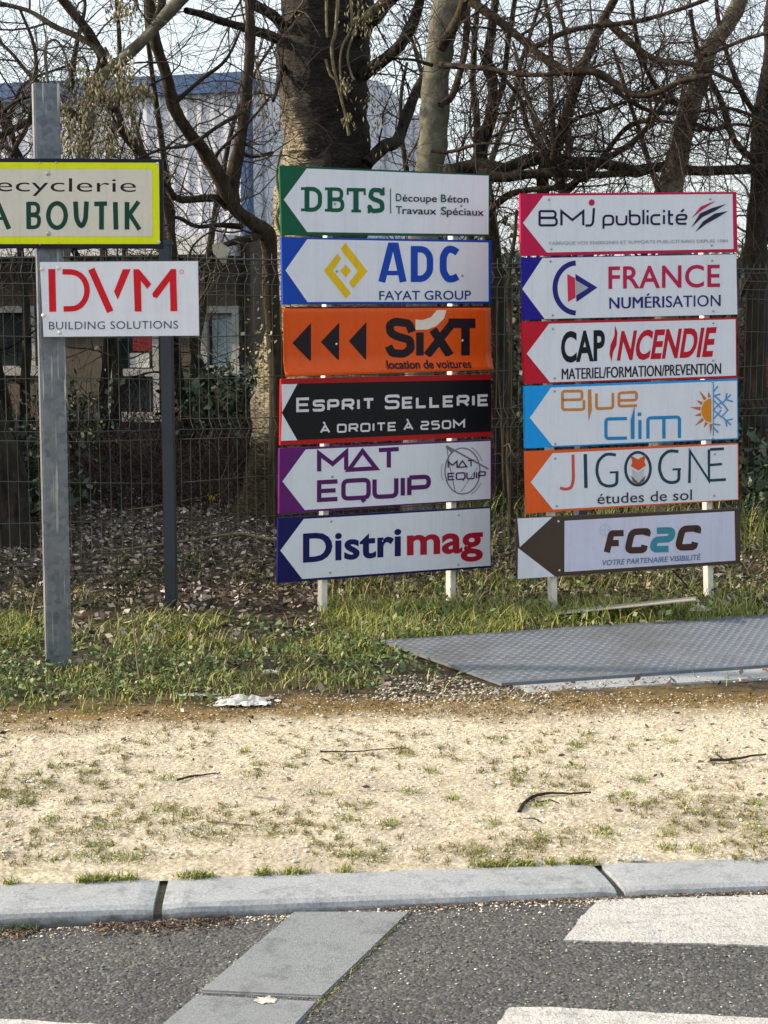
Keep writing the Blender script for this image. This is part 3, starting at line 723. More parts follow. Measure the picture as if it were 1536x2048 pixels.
f.text('T', (792, 427), (804, 427.5), 16, GREEN, bold=.012); f.text('ravaux', (805, 427.5), (873, 429), 15, DK, bold=.008)
f.text('S', (882, 429), (893, 429.3), 16, GREEN, bold=.012); f.text('péciaux', (894, 429.3), (968, 431.5), 15, DK, bold=.008)
rivet(f, 670, 407); rivet(f, 923, 411)
_, f = mk_panel(SL, PLA, [(563.5, 474), (983, 480.5), (982.5, 607), (566, 609)], BLUE, 'blue edged panel, yellow diamond emblem, second from the top',
                [(570.8, 540.6), (614.3, 478.5), (976.7, 485), (977.3, 602.8), (615, 604)])
YEL = (226, 186, 8)
f.fill([[(691, 486), (735, 543), (706, 577), (698, 565), (716, 542), (681, 498)], [(675, 507), (682.5, 517), (666, 541), (702, 586), (692, 597), (648, 541.5)], [(691, 529), (702, 542), (692, 555), (680.5, 541.5)]], YEL)
f.strokes([([(763.5, 564), (782, 492), (791, 492), (806.5, 564)], False, 14), ([(772, 546), (799, 546)], False, 9)], 13, BLUE, 'lettering')
f.strokes([([(829, 498.5), (849, 498.5), (860, 512), (860, 543), (848, 557.5), (829, 557.5)], False, 13), ([(828.6, 492), (828.6, 564)], False, 14)], 13, BLUE, 'lettering', 8)
f.strokes([([(915, 505), (905, 498.5), (895, 498.5), (886.5, 512), (886.5, 544), (896, 558), (906, 558), (915.5, 553)], False)], 14, BLUE, 'lettering', 8)
f.text('FAYAT GROUP', (758.5, 600), (942, 599), 19, (14, 52, 120), bold=.008)
rivet(f, 674, 542); rivet(f, 925, 551)
# orange sheet, its lower edge bent forward
BLK = (24, 14, 26)
def bent_sheet():
    V = []; F = []; NR = 16; NC = 24
    tl, tr_, br, bl = (566, 617), (980.5, 615.5), (982.5, 739), (567, 753)
    for j in range(NR+1):
        v_ = j/NR; bend = max(0, v_-.74)/.26; off = .001+.026*bend**1.6
        for i in range(NC+1):
            u_ = i/NC; x = tl[0]*(1-u_)*(1-v_)+tr_[0]*u_*(1-v_)+br[0]*u_*v_+bl[0]*(1-u_)*v_; y = tl[1]*(1-u_)*(1-v_)+tr_[1]*u_*(1-v_)+br[1]*u_*v_+bl[1]*(1-u_)*v_
            o2 = off+.002*math.sin(u_*9)*bend; q = PLA.at(x, y, 0)+PLA.n*o2; V.append(q)
    for j in range(NR):
        for i in range(NC): F.append((j*(NC+1)+i, (j+1)*(NC+1)+i, (j+1)*(NC+1)+i+1, j*(NC+1)+i+1))
    o = link_mesh('sign_panel', V, F, paint(ORANGE, .28, .1), smooth=True); o['label'] = 'orange glossy panel with three black arrowheads and bent lower edge'
    md = o.modifiers.new('thick', 'SOLIDIFY'); md.thickness = .003; md.offset = 0; return put(o, SL)
op = bent_sheet(); f = Face(PLA, op)
put_abs(prism('backing_board', [PLA.at(x, y, -.004) for x, y in ((570, 614), (979, 612), (979, 738), (570, 750))], [PLA.at(x, y, -.022) for x, y in ((570, 614), (979, 612), (979, 738), (570, 750))], paint((90, 20, 18)), None), op)
f.k = 14
def off_bend(x, y): 
    v_ = (y-616)/(128.0-(x-566)/414*6); bend = max(0, v_-.74)/.26; return .0035+.026*bend**1.6
f.fill([[(585, 686), (622, 646), (622, 724)], [(642, 684), (678.5, 645), (678, 722)], [(698, 682), (733, 644), (732.5, 721)]], BLK, 'arrowhead', off=.0042)
f.strokes([([(824, 664), (818, 647), (790, 643), (779, 650), (781, 665), (792, 672), (820, 680), (822, 697), (808, 708), (784, 706), (777, 692)], False, 16),
           ([(840, 665), (840, 711)], False, 15), ([(866, 659), (900, 711)], False, 17), ([(906, 645), (854, 711)], False, 16), ([(897, 646.5), (951, 646.5)], False, 19), ([(931, 650), (931, 711)], False, 17)], 15, BLK, 'lettering', 5)
for o_ in (): pass
f.fill([[(831, 639), (846, 640), (862, 634), (874, 620), (893, 620), (888, 637), (873, 652), (855, 659), (831, 660)]], (226, 214, 200), 'swoosh')
cvt = lambda x, y: PLA.at(x, y, 0)+PLA.n*off_bend(x, y)
def bent_text():
    cu = bpy.data.curves.new('t', 'FONT'); cu.body = 'location de voitures'; cu.offset = .02
    ob = bpy.data.objects.new('t', cu); COL.objects.link(ob); me = bpy.data.meshes.new_from_object(ob.evaluated_get(bpy.context.evaluated_depsgraph_get()))
    co = [v.co[:] for v in me.vertices]; ps = [tuple(p.vertices) for p in me.polygons]; x0 = min(c[0] for c in co); x1 = max(c[0] for c in co)
    bpy.data.objects.remove(ob); V = []
    for x, y, _ in co: t = (x-x0)/(x1-x0); V.append(cvt(771+t*168, 737-t*1.5-y/.73*17.5))
    put_abs(link_mesh('lettering', V, ps, paint(BLK)), op)
bent_text(); rivet(f, 673, 688, mat=M['rivetw']); rivet(f, 925, 681, mat=M['rivetw'])
_, f = mk_panel(SL, PLA, [(562.5, 758), (983, 748), (984, 873), (561, 891)], RED, 'black panel with red edges and white lettering', [(563.5, 767.8), (982.5, 759.3), (982.8, 863), (562.6, 881.5)], (10, 11, 16))
f.fill([[(562.9, 768.5), (594.8, 767.9), (563.9, 825)], [(563.7, 826), (594.6, 880.5), (562, 881.8)]], None, 'arrow_corner', mat=WHITE)
SILV = (214, 212, 216)
f.glyphs('Esprit Sellerie', (592.5, 824.5), (978, 812), 29, 5.4, SILV, SQ, small=.78, gap=.36)
f.glyphs('à droite à 250m'.upper().replace('M', 'm'), (640, 867), (930, 857), 18, 3.6, SILV, {**SQ, 'm': SQ['M']}, gap=.42)
_, f = mk_panel(SL, PLA, [(559.5, 897), (984.5, 879), (984.5, 999), (558.5, 1028)], PURPLE, 'purple edged panel with purple letters and round grey emblem',
                [(564.9, 962.8), (611.3, 899), (981, 881.8), (981, 997.5), (609.5, 1020)])
f.glyphs('MΔT', (634, 947.5), (802, 938), 44.5, 8.6, (82, 20, 92), SQ, gap=.12)
f.glyphs('EQUIP', (634, 1004.5), (862, 992.5), 44, 8.8, (82, 20, 92), SQ, gap=.26)
def circ(cx, cy, rx, ry, a0=0, a1=360, n=40): return [(cx+rx*math.cos(R(a0+(a1-a0)*k/n)), cy+ry*math.sin(R(a0+(a1-a0)*k/n))) for k in range(n+(0 if a1-a0 == 360 else 1))]
GR = (120, 116, 128)
f.strokes([(circ(925, 942, 35, 46), True, 2.4), ([(893, 892), (977, 938)], False, 3.2), ([(893, 892), (900, 935), (911, 985)], False, 1.6), ([(955, 935), (921, 985)], False, 1.0), ([(893, 892), (905, 905)], False, 5)], 2, GR)
f.strokes([(circ(925, 942, 42, 52, -65, -22), False, 2.6), (circ(925, 942, 42, 54, 160, 196), False, 2.0), (circ(925, 942, 42, 50, 28, 66), False, 2.4)], 2, (178, 176, 184))
f.glyphs('MΔT', (895, 937), (950, 934), 15, 2.6, (60, 34, 84), SQ, gap=.12); f.glyphs('EQUIP', (895, 961), (972, 957), 15, 2.6, (60, 34, 84), SQ, gap=.26)
rivet(f, 665, 953)
_, f = mk_panel(SL, PLA, [(557, 1036), (983, 1013.5), (983.3, 1135), (555, 1166.5)], NAVY, 'navy edged panel at the bottom, navy and red letters',
                [(560.6, 1101), (607.4, 1038), (980, 1016.3), (981.3, 1131.2), (604.4, 1158)])
f.text('Distri', (606, 1123.5), (802.5, 1110), 58, NAVY, bold=.026, space=1.02); f.text('mag', (814, 1109), (966, 1102), 58, (164, 18, 44), bold=.026)
for x, y in ((663, 1043), (661, 1145), (917.5, 1030), (917, 1129)): rivet(f, x, y, .006)

# ---- right stack
PRA = Plane(.81, 7.36, R(16))
SR = thing('sign_stack', 'shorter stack of six arrow panels nearer the steel ramp, crimson panel on top', 'sign', 'stacks of arrow signs', loc=(.81, 7.36, 0))
sign_post(SR, PRA, 1086, 398, (1104, 1222)); sign_post(SR, PRA, 1405, 395, (1417, 1200))
CRIM = (190, 14, 72); RBLUE = (24, 14, 136); DRED = (186, 12, 40); SKYB = (14, 150, 226); ORG = (224, 92, 34); BRN = (74, 60, 50)
_, f = mk_panel(SR, PRA, [(1040.5, 387), (1473, 383.5), (1475.5, 504), (1042.5, 512)], CRIM, 'crimson edged panel at the top with claw scratch emblem',
                [(1046, 446), (1086.6, 391.5), (1465, 388), (1467, 498), (1093.4, 505)])
f.glyphs('BM', (1077, 453), (1169, 453), 33, 4.6, (30, 20, 62), SQ, gap=.25); f.strokes([([(1188, 416), (1186, 446), (1182, 451), (1171, 451)], False)], 4.6, (30, 20, 62), 'lettering', 4)
f.fill([circ(1183.5, 405, 6, 6.5, 0, 360, 16)], CRIM, 'dot')
f.glyphs('publicité', (1205, 451.5), (1375, 449.5), 33, 4.2, (30, 20, 62), SQ, gap=.26)
f.fill([[(1383, 437), (1402, 413), (1433, 401), (1405, 419)]], CRIM, 'claw_mark'); f.fill([[(1383, 455), (1400, 427), (1424, 416), (1452, 408), (1430, 422), (1405, 434)], [(1391, 464), (1406, 443), (1430, 427), (1456, 422), (1434, 436), (1412, 448)]], (36, 30, 60), 'claw_mark')
f.text('FABRIQUE VOS ENSEIGNES ET SUPPORTS PUBLICITAIRES DEPUIS 1984', (1099, 489.5), (1456, 484.5), 6.5, (150, 152, 164), bold=0)
for x, y in ((1098, 399), (1103, 498), (1421, 398), (1424, 490.5)): rivet(f, x, y, .006)
_, f = mk_panel(SR, PRA, [(1043.5, 515), (1473, 507.5), (1475.6, 629.4), (1046.6, 639.4)], RBLUE, 'white panel with violet blue corner and play button emblem',
                [(1044.4, 577.8), (1085, 516), (1472.4, 508.5), (1474.8, 628.8), (1089.4, 638)])
IND = (36, 30, 118)
f.strokes([(circ(1153, 576, 43, 50, 92, 268, 24), False)], 10, IND); f.fill([[(1134.5, 548), (1150, 556), (1151, 595), (1136, 604)]], (206, 40, 78), 'emblem')
f.fill([[(1151, 556), (1182, 576), (1152, 598)]], (166, 168, 178), 'emblem'); f.fill([[(1151, 548), (1195, 575), (1153, 604), (1152.5, 591), (1177, 575.5), (1151, 560)]], IND, 'emblem')
f.text('FRANCE', (1217, 577), (1440, 573), 46, (182, 26, 74), bold=.014, space=1.05); f.text('NUMÉRISATION', (1219, 617.5), (1441, 612), 24, (44, 36, 112), bold=.025, space=1.05)
for x, y in ((1101.5, 522.5), (1106, 630), (1425, 521), (1427, 622)): rivet(f, x, y, .006)
_, f = mk_panel(SR, PRA, [(1044, 643.5), (1473.8, 635), (1474.7, 756), (1048.8, 768)], DRED, 'red edged panel with flame shaped letter',
                [(1053.4, 707.5), (1098, 647.5), (1471, 638.6), (1472, 751), (1099.7, 764.5)])
f.text('CAP', (1122, 723), (1210, 719), 61, (14, 20, 30), bold=.03); f.fill([[(1230, 650), (1235, 665), (1233, 690), (1226, 705), (1223, 724), (1219, 708), (1221, 690), (1229, 672)]], DRED, 'flame')
f.text('NCENDIE', (1234, 719), (1425, 711), 58, DRED, bold=.03, shear=.16)
f.text('MATERIEL/FORMATION/PREVENTION', (1124, 759), (1442, 747.5), 23, (34, 24, 36), bold=.03)
for x, y in ((1106, 657.5), (1110, 756), (1427, 646), (1427, 721)): rivet(f, x, y, .006)
_, f = mk_panel(SR, PRA, [(1048.8, 772.5), (1475.6, 757.5), (1477, 878.4), (1050.6, 897)], SKYB, 'sky blue edged panel with half sun and half snowflake',
                [(1059.7, 835.6), (1101.9, 775.3), (1473.8, 761.5), (1474.6, 876), (1105, 891.9)])
OC = (200, 128, 58); CB = (30, 132, 190)
f.strokes([([(1125, 800), (1164, 799), (1164, 782), (1125, 782.5), (1125, 819.5), (1168, 819), (1168, 800)], False)], 5.5, OC, 'lettering', 5)
f.fill([[(1176, 779), (1182.5, 779), (1184, 820), (1177, 843), (1176, 815)]], OC, 'lettering')
f.strokes([([(1193, 787), (1193, 817.5), (1226, 816), (1226, 786)], False), ([(1274, 811), (1238, 812.5), (1238, 786), (1273, 784), (1273, 800), (1238, 801)], False)], 5.5, OC, 'lettering', 5)
f.strokes([([(1254, 837), (1212, 838), (1212, 877), (1254, 876)], False), ([(1280, 840), (1280, 878)], False), ([(1279, 825), (1279, 832)], False, 7.5), ([(1296, 877), (1296, 836), (1359, 834), (1359, 876)], False), ([(1328, 838), (1328, 877)], False)], 6.5, CB, 'lettering', 6)
f.fill([[(1261.5, 840), (1269.5, 811), (1269, 878), (1262, 878)]], CB, 'lettering')
f.fill([circ(1423, 821, 20, 24, 90, 270, 20)], (216, 132, 20), 'sun')
rays = []
for a in range(92, 272, 24):
    ca, sa = math.cos(R(a)), math.sin(R(a)); r0, r1 = 27, 45 if (a//24) % 2 else 36; cx, cy = 1423, 821
    b0 = (cx+r0*.82*math.cos(R(a-8)), cy+r0*math.sin(R(a-8))); b1 = (cx+r0*.82*math.cos(R(a+8)), cy+r0*math.sin(R(a+8))); rays.append([b0, b1, (cx+r1*.97*ca, cy+r1*1.08*sa)])
f.fill(rays, (196, 110, 54), 'sun_ray')
f.strokes([([(1427, 767), (1427, 872)], False, 2), ([(1427, 820), (1443, 804), (1456, 820), (1443, 834), (1427, 820)], False), ([(1427, 800), (1443, 817)], False), ([(1427, 838), (1443, 820)], False),
           ([(1430, 792), (1443, 804)], False), ([(1443, 808), (1462, 789)], False), ([(1443, 832), (1462, 850)], False), ([(1452, 799), (1466, 803)], False), ([(1452, 799), (1454, 786)], False), ([(1452, 841), (1466, 838)], False), ([(1452, 841), (1454, 853)], False), ([(1427, 784), (1436, 772)], False), ([(1427, 855), (1437, 865)], False), ([(1427, 792), (1441, 788)], False), ([(1427, 848), (1441, 850)], False)], 2.8, (74, 146, 204), 'snowflake')
for x, y in ((1109.5, 782), (1111, 887.5), (1426, 764), (1426, 877)): rivet(f, x, y, .006)
_, f = mk_panel(SR, PRA, [(1050.6, 903), (1477, 886.5), (1477.8, 1000), (1053.4, 1027.5)], ORG, 'orange edged panel with a fox face inside a letter',
                [(1061.6, 964.4), (1105, 906.5), (1474.7, 888.6), (1475.6, 998.5), (1106, 1019.2)])
TEAL = (26, 66, 82); OR2 = (206, 84, 62)
f.strokes([([(1146, 909), (1147, 960), (1143, 975), (1133, 979), (1120, 976)], False)], 6, OR2, 'lettering', 8)
f.strokes([([(1170.5, 908), (1172, 976)], False, 7)], 7, TEAL, 'lettering')
f.strokes([([(1232, 910), (1212, 907), (1196, 922), (1193, 945), (1201, 967), (1215, 973), (1234, 970), (1234, 944)], False), ([(1220, 945), (1237, 944)], False, 4)], 6, TEAL, 'lettering', 9)
f.strokes([(circ(1276, 937.5, 25, 33, 0, 360, 28), True)], 5.5, TEAL, 'lettering')
f.strokes([([(1357, 903), (1337, 901), (1322, 915), (1318, 938), (1326, 959), (1340, 966), (1358, 963), (1358, 938)], False), ([(1345, 939), (1362, 938)], False, 4)], 6, TEAL, 'lettering', 9)
f.strokes([([(1379, 966), (1380, 902), (1418, 961), (1418, 899)], False, 5.5), ([(1448, 897.5), (1420, 899)], False), ([(1444, 928), (1420, 930)], False, 5), ([(1452, 959), (1418, 961)], False)], 5.5, TEAL, 'lettering')
f.fill([[(1262, 911), (1276, 919), (1291, 910), (1289, 924), (1292, 931), (1277, 941), (1262, 932), (1265, 925)]], (214, 82, 44), 'fox'); f.fill([[(1264, 938), (1276, 945), (1289, 937), (1286, 956), (1277, 965), (1268, 957)]], (190, 192, 198), 'fox')
f.fill([[(1262, 951), (1277, 966), (1292, 950), (1288, 962), (1277, 969), (1266, 963)]], (120, 82, 66), 'fox')
f.text('études de sol', (1195, 1008), (1384, 999.5), 22, (52, 46, 62), bold=.002)
for x, y in ((1111, 917), (1114, 1012), (1430, 908), (1429, 991)): rivet(f, x, y, .006)
_, f = mk_panel(SR, PRA, [(1034, 1036.5), (1481, 1017.5), (1481, 1127), (1035, 1158.5)], BRN, 'brown bordered panel at the bottom, jutting out to the left',
                [(1128.9, 1041.6), (1469, 1022.3), (1471, 1121), (1128.8, 1144)], (206, 206, 226))
f.fill([[(1034.6, 1037), (1105, 1034), (1039.5, 1094.5)], [(1036, 1096), (1110, 1153), (1035.4, 1157.9)]], None, 'arrow_corner', mat=WHITE)
f.strokes([(circ(1210, 1060, 10, 11), True, 1.6), ([(1196, 1060), (1224, 1060)], False, 1.2), ([(1210, 1045), (1210, 1075)], False, 1.2)], 1.5, (176, 194, 210))
BR2 = (72, 48, 42)
f.glyphs('F', (1206, 1111), (1243, 1110), 50, 12.5, BR2, SQ, shear=.24, rnd=.08); f.glyphs('C', (1247, 1108), (1292, 1106), 50, 13, BR2, SQ, shear=.24, rnd=.2)
f.glyphs('2', (1297, 1105.5), (1342, 1104), 50, 13, (64, 138, 156), SQ, shear=.24, rnd=.2); f.glyphs('C', (1348, 1102), (1393, 1100), 50, 13, BR2, SQ, shear=.24, rnd=.2)
f.text('VOTRE PARTENAIRE VISIBILITÉ', (1203, 1131), (1400, 1119.5), 11, (96, 122, 160), bold=.012, shear=.15)
for x, y in ((1117, 1043), (1119, 1141)): rivet(f, x, y, .006, M['rivetw'])

# ---- the galvanised post with its two panels
PG = Plane(0, 6.12, 0.0)
sg = thing('sign_post', 'tall galvanised steel post holding a yellow bordered sign above a white one', 'sign', loc=(-1.3, 6.12, 0))
def gpost():
    tl, bl = PG.at(65, 165, -.012), PG.at(92.5, 1338, -.012); d = bl-tl; b = tl+d*((tl.z+.12)/(tl.z-bl.z)); w, dep = .1, .06; cy, sy_ = math.cos(R(19)), math.sin(R(19))
    prof = [(0, 0), (w, 0), (w, dep), (w-.008, dep), (w-.008, .008), (.008, .008), (.008, dep), (0, dep)]
    o = prism('post', [tl+Vector((x*cy-y*sy_+.003, x*sy_+y*cy, 0)) for x, y in prof], [b+Vector((x*cy-y*sy_+.003, x*sy_+y*cy, 0)) for x, y in prof], M['galv'], None, .0)
    bm = bmesh.new(); bm.from_mesh(o.data)
    es = [e for e in bm.edges if abs((e.verts[0].co-e.verts[1].co).z) > 1 and min(v.co.y for v in e.verts) < min(tl.y, b.y)+.006]
    bmesh.ops.bevel(bm, geom=es, offset=.006, segments=3, affect='EDGES'); bm.to_mesh(o.data); bm.free()
    put(o, sg)
gpost()
o, f = mk_panel(sg, PG, [(-147, 316), (325, 318), (327, 497), (-147, 496)], (20, 22, 44), 'yellow bordered cream panel in a dark frame', [(-140, 324), (318, 325.5), (319.5, 488), (-140, 488)], (214, 222, 14), .03)
for q in f.p.children: q['label'] = 'bright yellow border'
f.fill([[(-126, 337.5), (304, 339), (305, 473), (-126, 473)]], (208, 203, 190), 'panel_face')
f.text('Recyclerie', (-52, 382.5), (272, 384), 29, (26, 22, 30), bold=-.004)
DG = (12, 62, 50)
def hand(lines, w=9.5): f.strokes(lines, w, DG, 'lettering')
hand([([(-62, 403), (-62, 454), (-36, 454)], False), ([(-21, 457), (-4, 406), (18, 458)], False), ([(-14, 437), (10, 437)], False, 6)])
hand([([(57, 404), (57.5, 458)], False), (rounded([(56, 407), (76, 407), (77, 428), (58, 429)], 9), False, 7.5), (rounded([(58, 430), (79, 432), (77, 454), (56, 455)], 9), False, 7.5)])
f.strokes([(circ(114, 431, 17.5, 24.5, 0, 360, 24), True)], 9, DG, 'lettering')
hand([(rounded([(151, 403), (153, 440), (163, 455), (171, 440), (173, 403)], 9), False)]); hand([([(188.5, 408), (214, 407)], False, 9), ([(203, 406), (203, 459)], False)])
hand([([(230.5, 404), (232, 459)], False)]); hand([([(254, 404), (254, 459)], False), ([(277, 403), (256, 433)], False, 8.5), ([(259, 428), (279, 459)], False, 8.5)])
for x, y in ((96, 347), (97, 467)): rivet(f, x, y, .010)
for x, y in ((80, 325), (113, 325), (80, 489), (117, 488)): rivet(f, x, y, .003)
rivet(f, 315, 327, .006, M['rivetw']); rivet(f, 318, 484, .006, M['rivetw'])
PG2 = Plane(0, 6.11, 0.0)
o, f = mk_panel(sg, PG2, [(79, 524), (396, 522), (398.5, 671.5), (87, 674)], (200, 204, 212), 'plain white panel with red capitals', [(79.6, 524.6), (395.5, 522.6), (398, 671), (87.4, 673.4)], None, .006)
RD = (204, 16, 32)
f.strokes([([(103.5, 538), (105.5, 623.5)], False)], 14, RD, 'lettering')
f.strokes([([(125, 543.5), (143, 544)]+circ(143, 581, 31, 36.5, -78, 78, 16)+[(143, 617.5), (127, 618)], False)], 11, RD, 'lettering')
f.strokes([([(182.5, 538), (220.5, 623.5)], False, 13.5)], 13, RD, 'lettering'); f.fill([[(245.5, 538.5), (261, 538.5), (235.5, 599.5), (228, 583)]], RD, 'lettering')
f.fill([[(266.5, 538.5), (278, 538.5), (302.5, 568), (294.5, 578), (281.5, 561.5), (283, 623), (269.5, 623)]], RD, 'lettering')
f.fill([[(342, 538), (352, 538), (354.5, 622), (341, 622.5), (339.5, 562), (314, 596), (306, 594), (304.5, 587)]], RD, 'lettering')
f.strokes([(circ(363, 543.5, 3.6, 3.6, 0, 360, 12), True, 1.6)], 1.5, (222, 140, 146), 'lettering')
f.text('BUILDING SOLUTIONS', (98, 659), (356, 657), 16.5, (70, 76, 104), bold=-.004, space=1.06)
for x, y in ((84, 538), (116.5, 536), (87, 631), (119, 665)): rivet(f, x, y, .009, M['rivetw'])

# ---- fallen white board in the grass
a, b = atY(1108, 1229, 7.05), atY(1396, 1196, 7.25)
a = Vector((a.x, 7.0, .035)); a = atG(1108, 1228, .03); b = atG(1392, 1199, .13)
dd = Vector((.04, .20, -.022))
fb = prism('fallen_board', [a, b, b+dd, a+dd], [p-Vector((0, 0, .006)) for p in (a, b, b+dd, a+dd)], paint((176, 170, 158), .7, .4), None, .001)
tag(fb, 'long white board fallen in the grass under the right hand sign stack', 'board')
bpy.context.view_layer.update()

# ------------------------------------------------------------------ trees
def interp_path(px_pts, Y0, Y1, per=5, wob=.02):
    n = len(px_pts); P = [atY(x, y, Y0+(Y1-Y0)*i/max(1, n-1)) for i, (x, y) in enumerate(px_pts)]
    Q = smooth_path([tuple(p) for p in P], per)
    for q in Q:
        v = noise.noise_vector(Vector(q*2.3)); q += np.array(v)*wob
    return Q
def shoot(p, d, L, r, n, tropism, jag):
    """one crooked shoot: returns points"""
    pts = [p.copy()]; d = d/np.linalg.norm(d); st = L/n
    for i in range(n):
        d = d+rng.normal(0, jag, 3)+np.array([0, 0, tropism]); d /= np.linalg.norm(d); pts.append(pts[-1]+d*st)
    return np.array(pts)
def rough_tube(soup, Q, rad, sides):
    """limb with knots and an uneven outline"""
    P = np.asarray(Q, float); n = len(P); d = np.gradient(P, axis=0); d /= np.linalg.norm(d, axis=1, keepdims=True)+1e-9
    ref = np.array([.31, .2, .93]) if abs(d[0, 2]) < .8 else np.array([1., .1, 0]); u = np.cross(d, ref); u /= np.linalg.norm(u, axis=1, keepdims=True); w = np.cross(d, u)
    a = np.arange(sides)*2*np.pi/sides; V = []
    for i in range(n):
        for k in range(sides):
            e = np.cos(a[k])*u[i]+np.sin(a[k])*w[i]; q = P[i]+e*rad[i]
            V.append(q+e*rad[i]*(.22*noise.noise(Vector(q*5))+.16*noise.noise(Vector(q*17))))
    i = np.arange(n-1)[:, None]*sides; k = np.arange(sides)[None, :]; k2 = (k+1) % sides
    soup.add(V, np.stack([i+k, i+k2, i+sides+k2, i+sides+k], -1).reshape(-1, 4))
def grow(tw, Q, r0, r1, every, L, levels, trop=.0, jag=.22, spread=1.0):
    """twigs springing from the path Q; tw: soup that collects them"""
    seg = np.linalg.norm(np.diff(Q, axis=0), axis=1); cum = np.concatenate([[0], np.cumsum(seg)]); tot = cum[-1]; s_ = rng.uniform(0, every)
    while s_ < tot:
        i = min(len(Q)-2, int(np.searchsorted(cum, s_)-1)); i = max(i, 0); f = (s_-cum[i])/(seg[i]+1e-9); p = Q[i]+(Q[i+1]-Q[i])*f; t = Q[i+1]-Q[i]; t /= np.linalg.norm(t)+1e-9
        side = rng.normal(0, 1, 3); side -= t*side.dot(t); side /= np.linalg.norm(side)+1e-9
        d = side*spread+t*rng.uniform(.1, .9); l = L*rng.uniform(.45, 1.25); rr = r0+(r1-r0)*s_/tot
        rad = min(rr*.55, .0035+.006*l); n = max(4, int(l/.10))
        W = shoot(p, d, l, rad, n, trop, jag); tube(tw, W, np.linspace(rad, max(.0014, rad*.22), len(W)), 3)
        if levels > 1: grow(tw, W, rad, rad*.3, every*.75 if levels > 2 else every*.8, l*.52, levels-1, trop, jag, spread)
        s_ += every*rng.uniform(.5, 1.6)
def tree(label, trunks, limbs, twigmat=M['twig'], every=.30, L=.8, lv=2, trop=.0, name='bare_tree', cat='tree', group='bare trees behind the fence', twig_from_trunk=False):
    """trunks/limbs: (picture points, depth start, depth end, radius start, radius end, material)"""
    x, y, Y0, Y1, _, _, _ = (*trunks[0][0][0], *trunks[0][1:3], 0, 0, 0); p = atY(x, y, Y0); root = thing(name, label, cat, group, (p.x, Y0, 0))
    tw = Soup()
    for kind, arr in (('trunk', trunks), ('limb', limbs)):
        for (pp, Y0, Y1, r0, r1, mt) in arr:
            s0, s1 = r0*Y0/FPX, r1*Y1/FPX; Q = interp_path(pp, Y0, Y1, 7, .012+.15*min(s0, .1)); rad = np.linspace(s0, s1, len(Q))
            if kind == 'trunk': Q = np.concatenate([[[Q[0][0], Q[0][1], -.08], [Q[0][0], Q[0][1], min(.12, Q[0][2]*.5)]], Q]); rad = np.concatenate([[s0*1.35, s0*1.12], rad])
            sp = Soup(); sides = 14 if r0 > 20 else 8
            rough_tube(sp, Q, rad, sides); o = sp.build(kind, mt, root, True)
            if kind == 'limb' or twig_from_trunk: grow(tw, Q, s0, s1, every, L, lv, trop)
    if tw.n: tw.build('twigs', twigmat, root)['kind'] = 'stuff'
    return root
D, B_, Gy = M['bark_dark'], M['bark_brown'], M['bark_grey']

# the big pale trunk: many sided, fissured, standing behind the left stack
root = thing('poplar_tree', 'massive tree with flaking cream and black bark rising behind the green topped stack', 'tree', None, (atY(645, 990, 11.2).x, 11.2, 0))
YT = 11.2; cen = [(626, 1060), (628, 1000), (636, 900), (640, 700), (643, 480), (645, 300), (648, 120), (655, -60), (662, -300)]; wd = [185, 150, 132, 108, 90, 86, 87, 92, 86]
Q = smooth_path([tuple(atY(x, y, YT)) for x, y in cen], 22); W_ = np.interp(np.linspace(0, len(cen)-1, len(Q)), range(len(cen)), wd)*YT/FPX
V = []; NS = 72
for i, q in enumerate(Q):
    for k in range(NS):
        a = 2*math.pi*k/NS; e = np.array([math.cos(a), math.sin(a), 0]); p = q+e*W_[i]
        nn = noise.fractal(Vector((p[0]*5, p[1]*5, p[2]*9)), .8, 2.2, 5)*.028+noise.noise(Vector(p*1.7))*.05+abs(noise.noise(Vector((p[0]*9, p[1]*9, p[2]*2.2))))*.03
        V.append(q+e*(W_[i]+nn))
i = np.arange(len(Q)-1)[:, None]*NS; k = np.arange(NS)[None, :]; k2 = (k+1) % NS
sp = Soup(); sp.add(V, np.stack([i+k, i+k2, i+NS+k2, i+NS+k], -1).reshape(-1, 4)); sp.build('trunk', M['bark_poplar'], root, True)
tw = Soup()
for (pp, Y0, Y1, r0, r1, mt) in [([(560, 80), (530, 68), (480, 50), (425, 35), (370, 20)], 11, 10, 11, 6, D), ([(570, 60), (540, 30), (500, 0), (470, -40)], 11, 10.4, 12, 7, D),
        ([(715, 60), (760, 20), (800, -30)], 11, 10.5, 20, 12, D), ([(730, 330), (768, 295), (798, 280), (818, 215), (843, 160), (868, 130), (885, 60)], 11, 11.8, 14, 7, D),
        ([(725, 150), (768, 120), (798, 95), (823, 45), (838, -10)], 11, 10.6, 14, 9, D), ([(570, 130), (556, 170), (545, 200)], 11, 10.6, 6, 3, D)]:
    Q = interp_path(pp, Y0, Y1, 7); sp = Soup(); rough_tube(sp, Q, np.linspace(r0*Y0/FPX, r1*Y1/FPX, len(Q)), 9); sp.build('limb', mt, root, True); grow(tw, Q, .03, .015, .16, .75, 3)
tw.build('twigs', M['twig'], root)['kind'] = 'stuff'
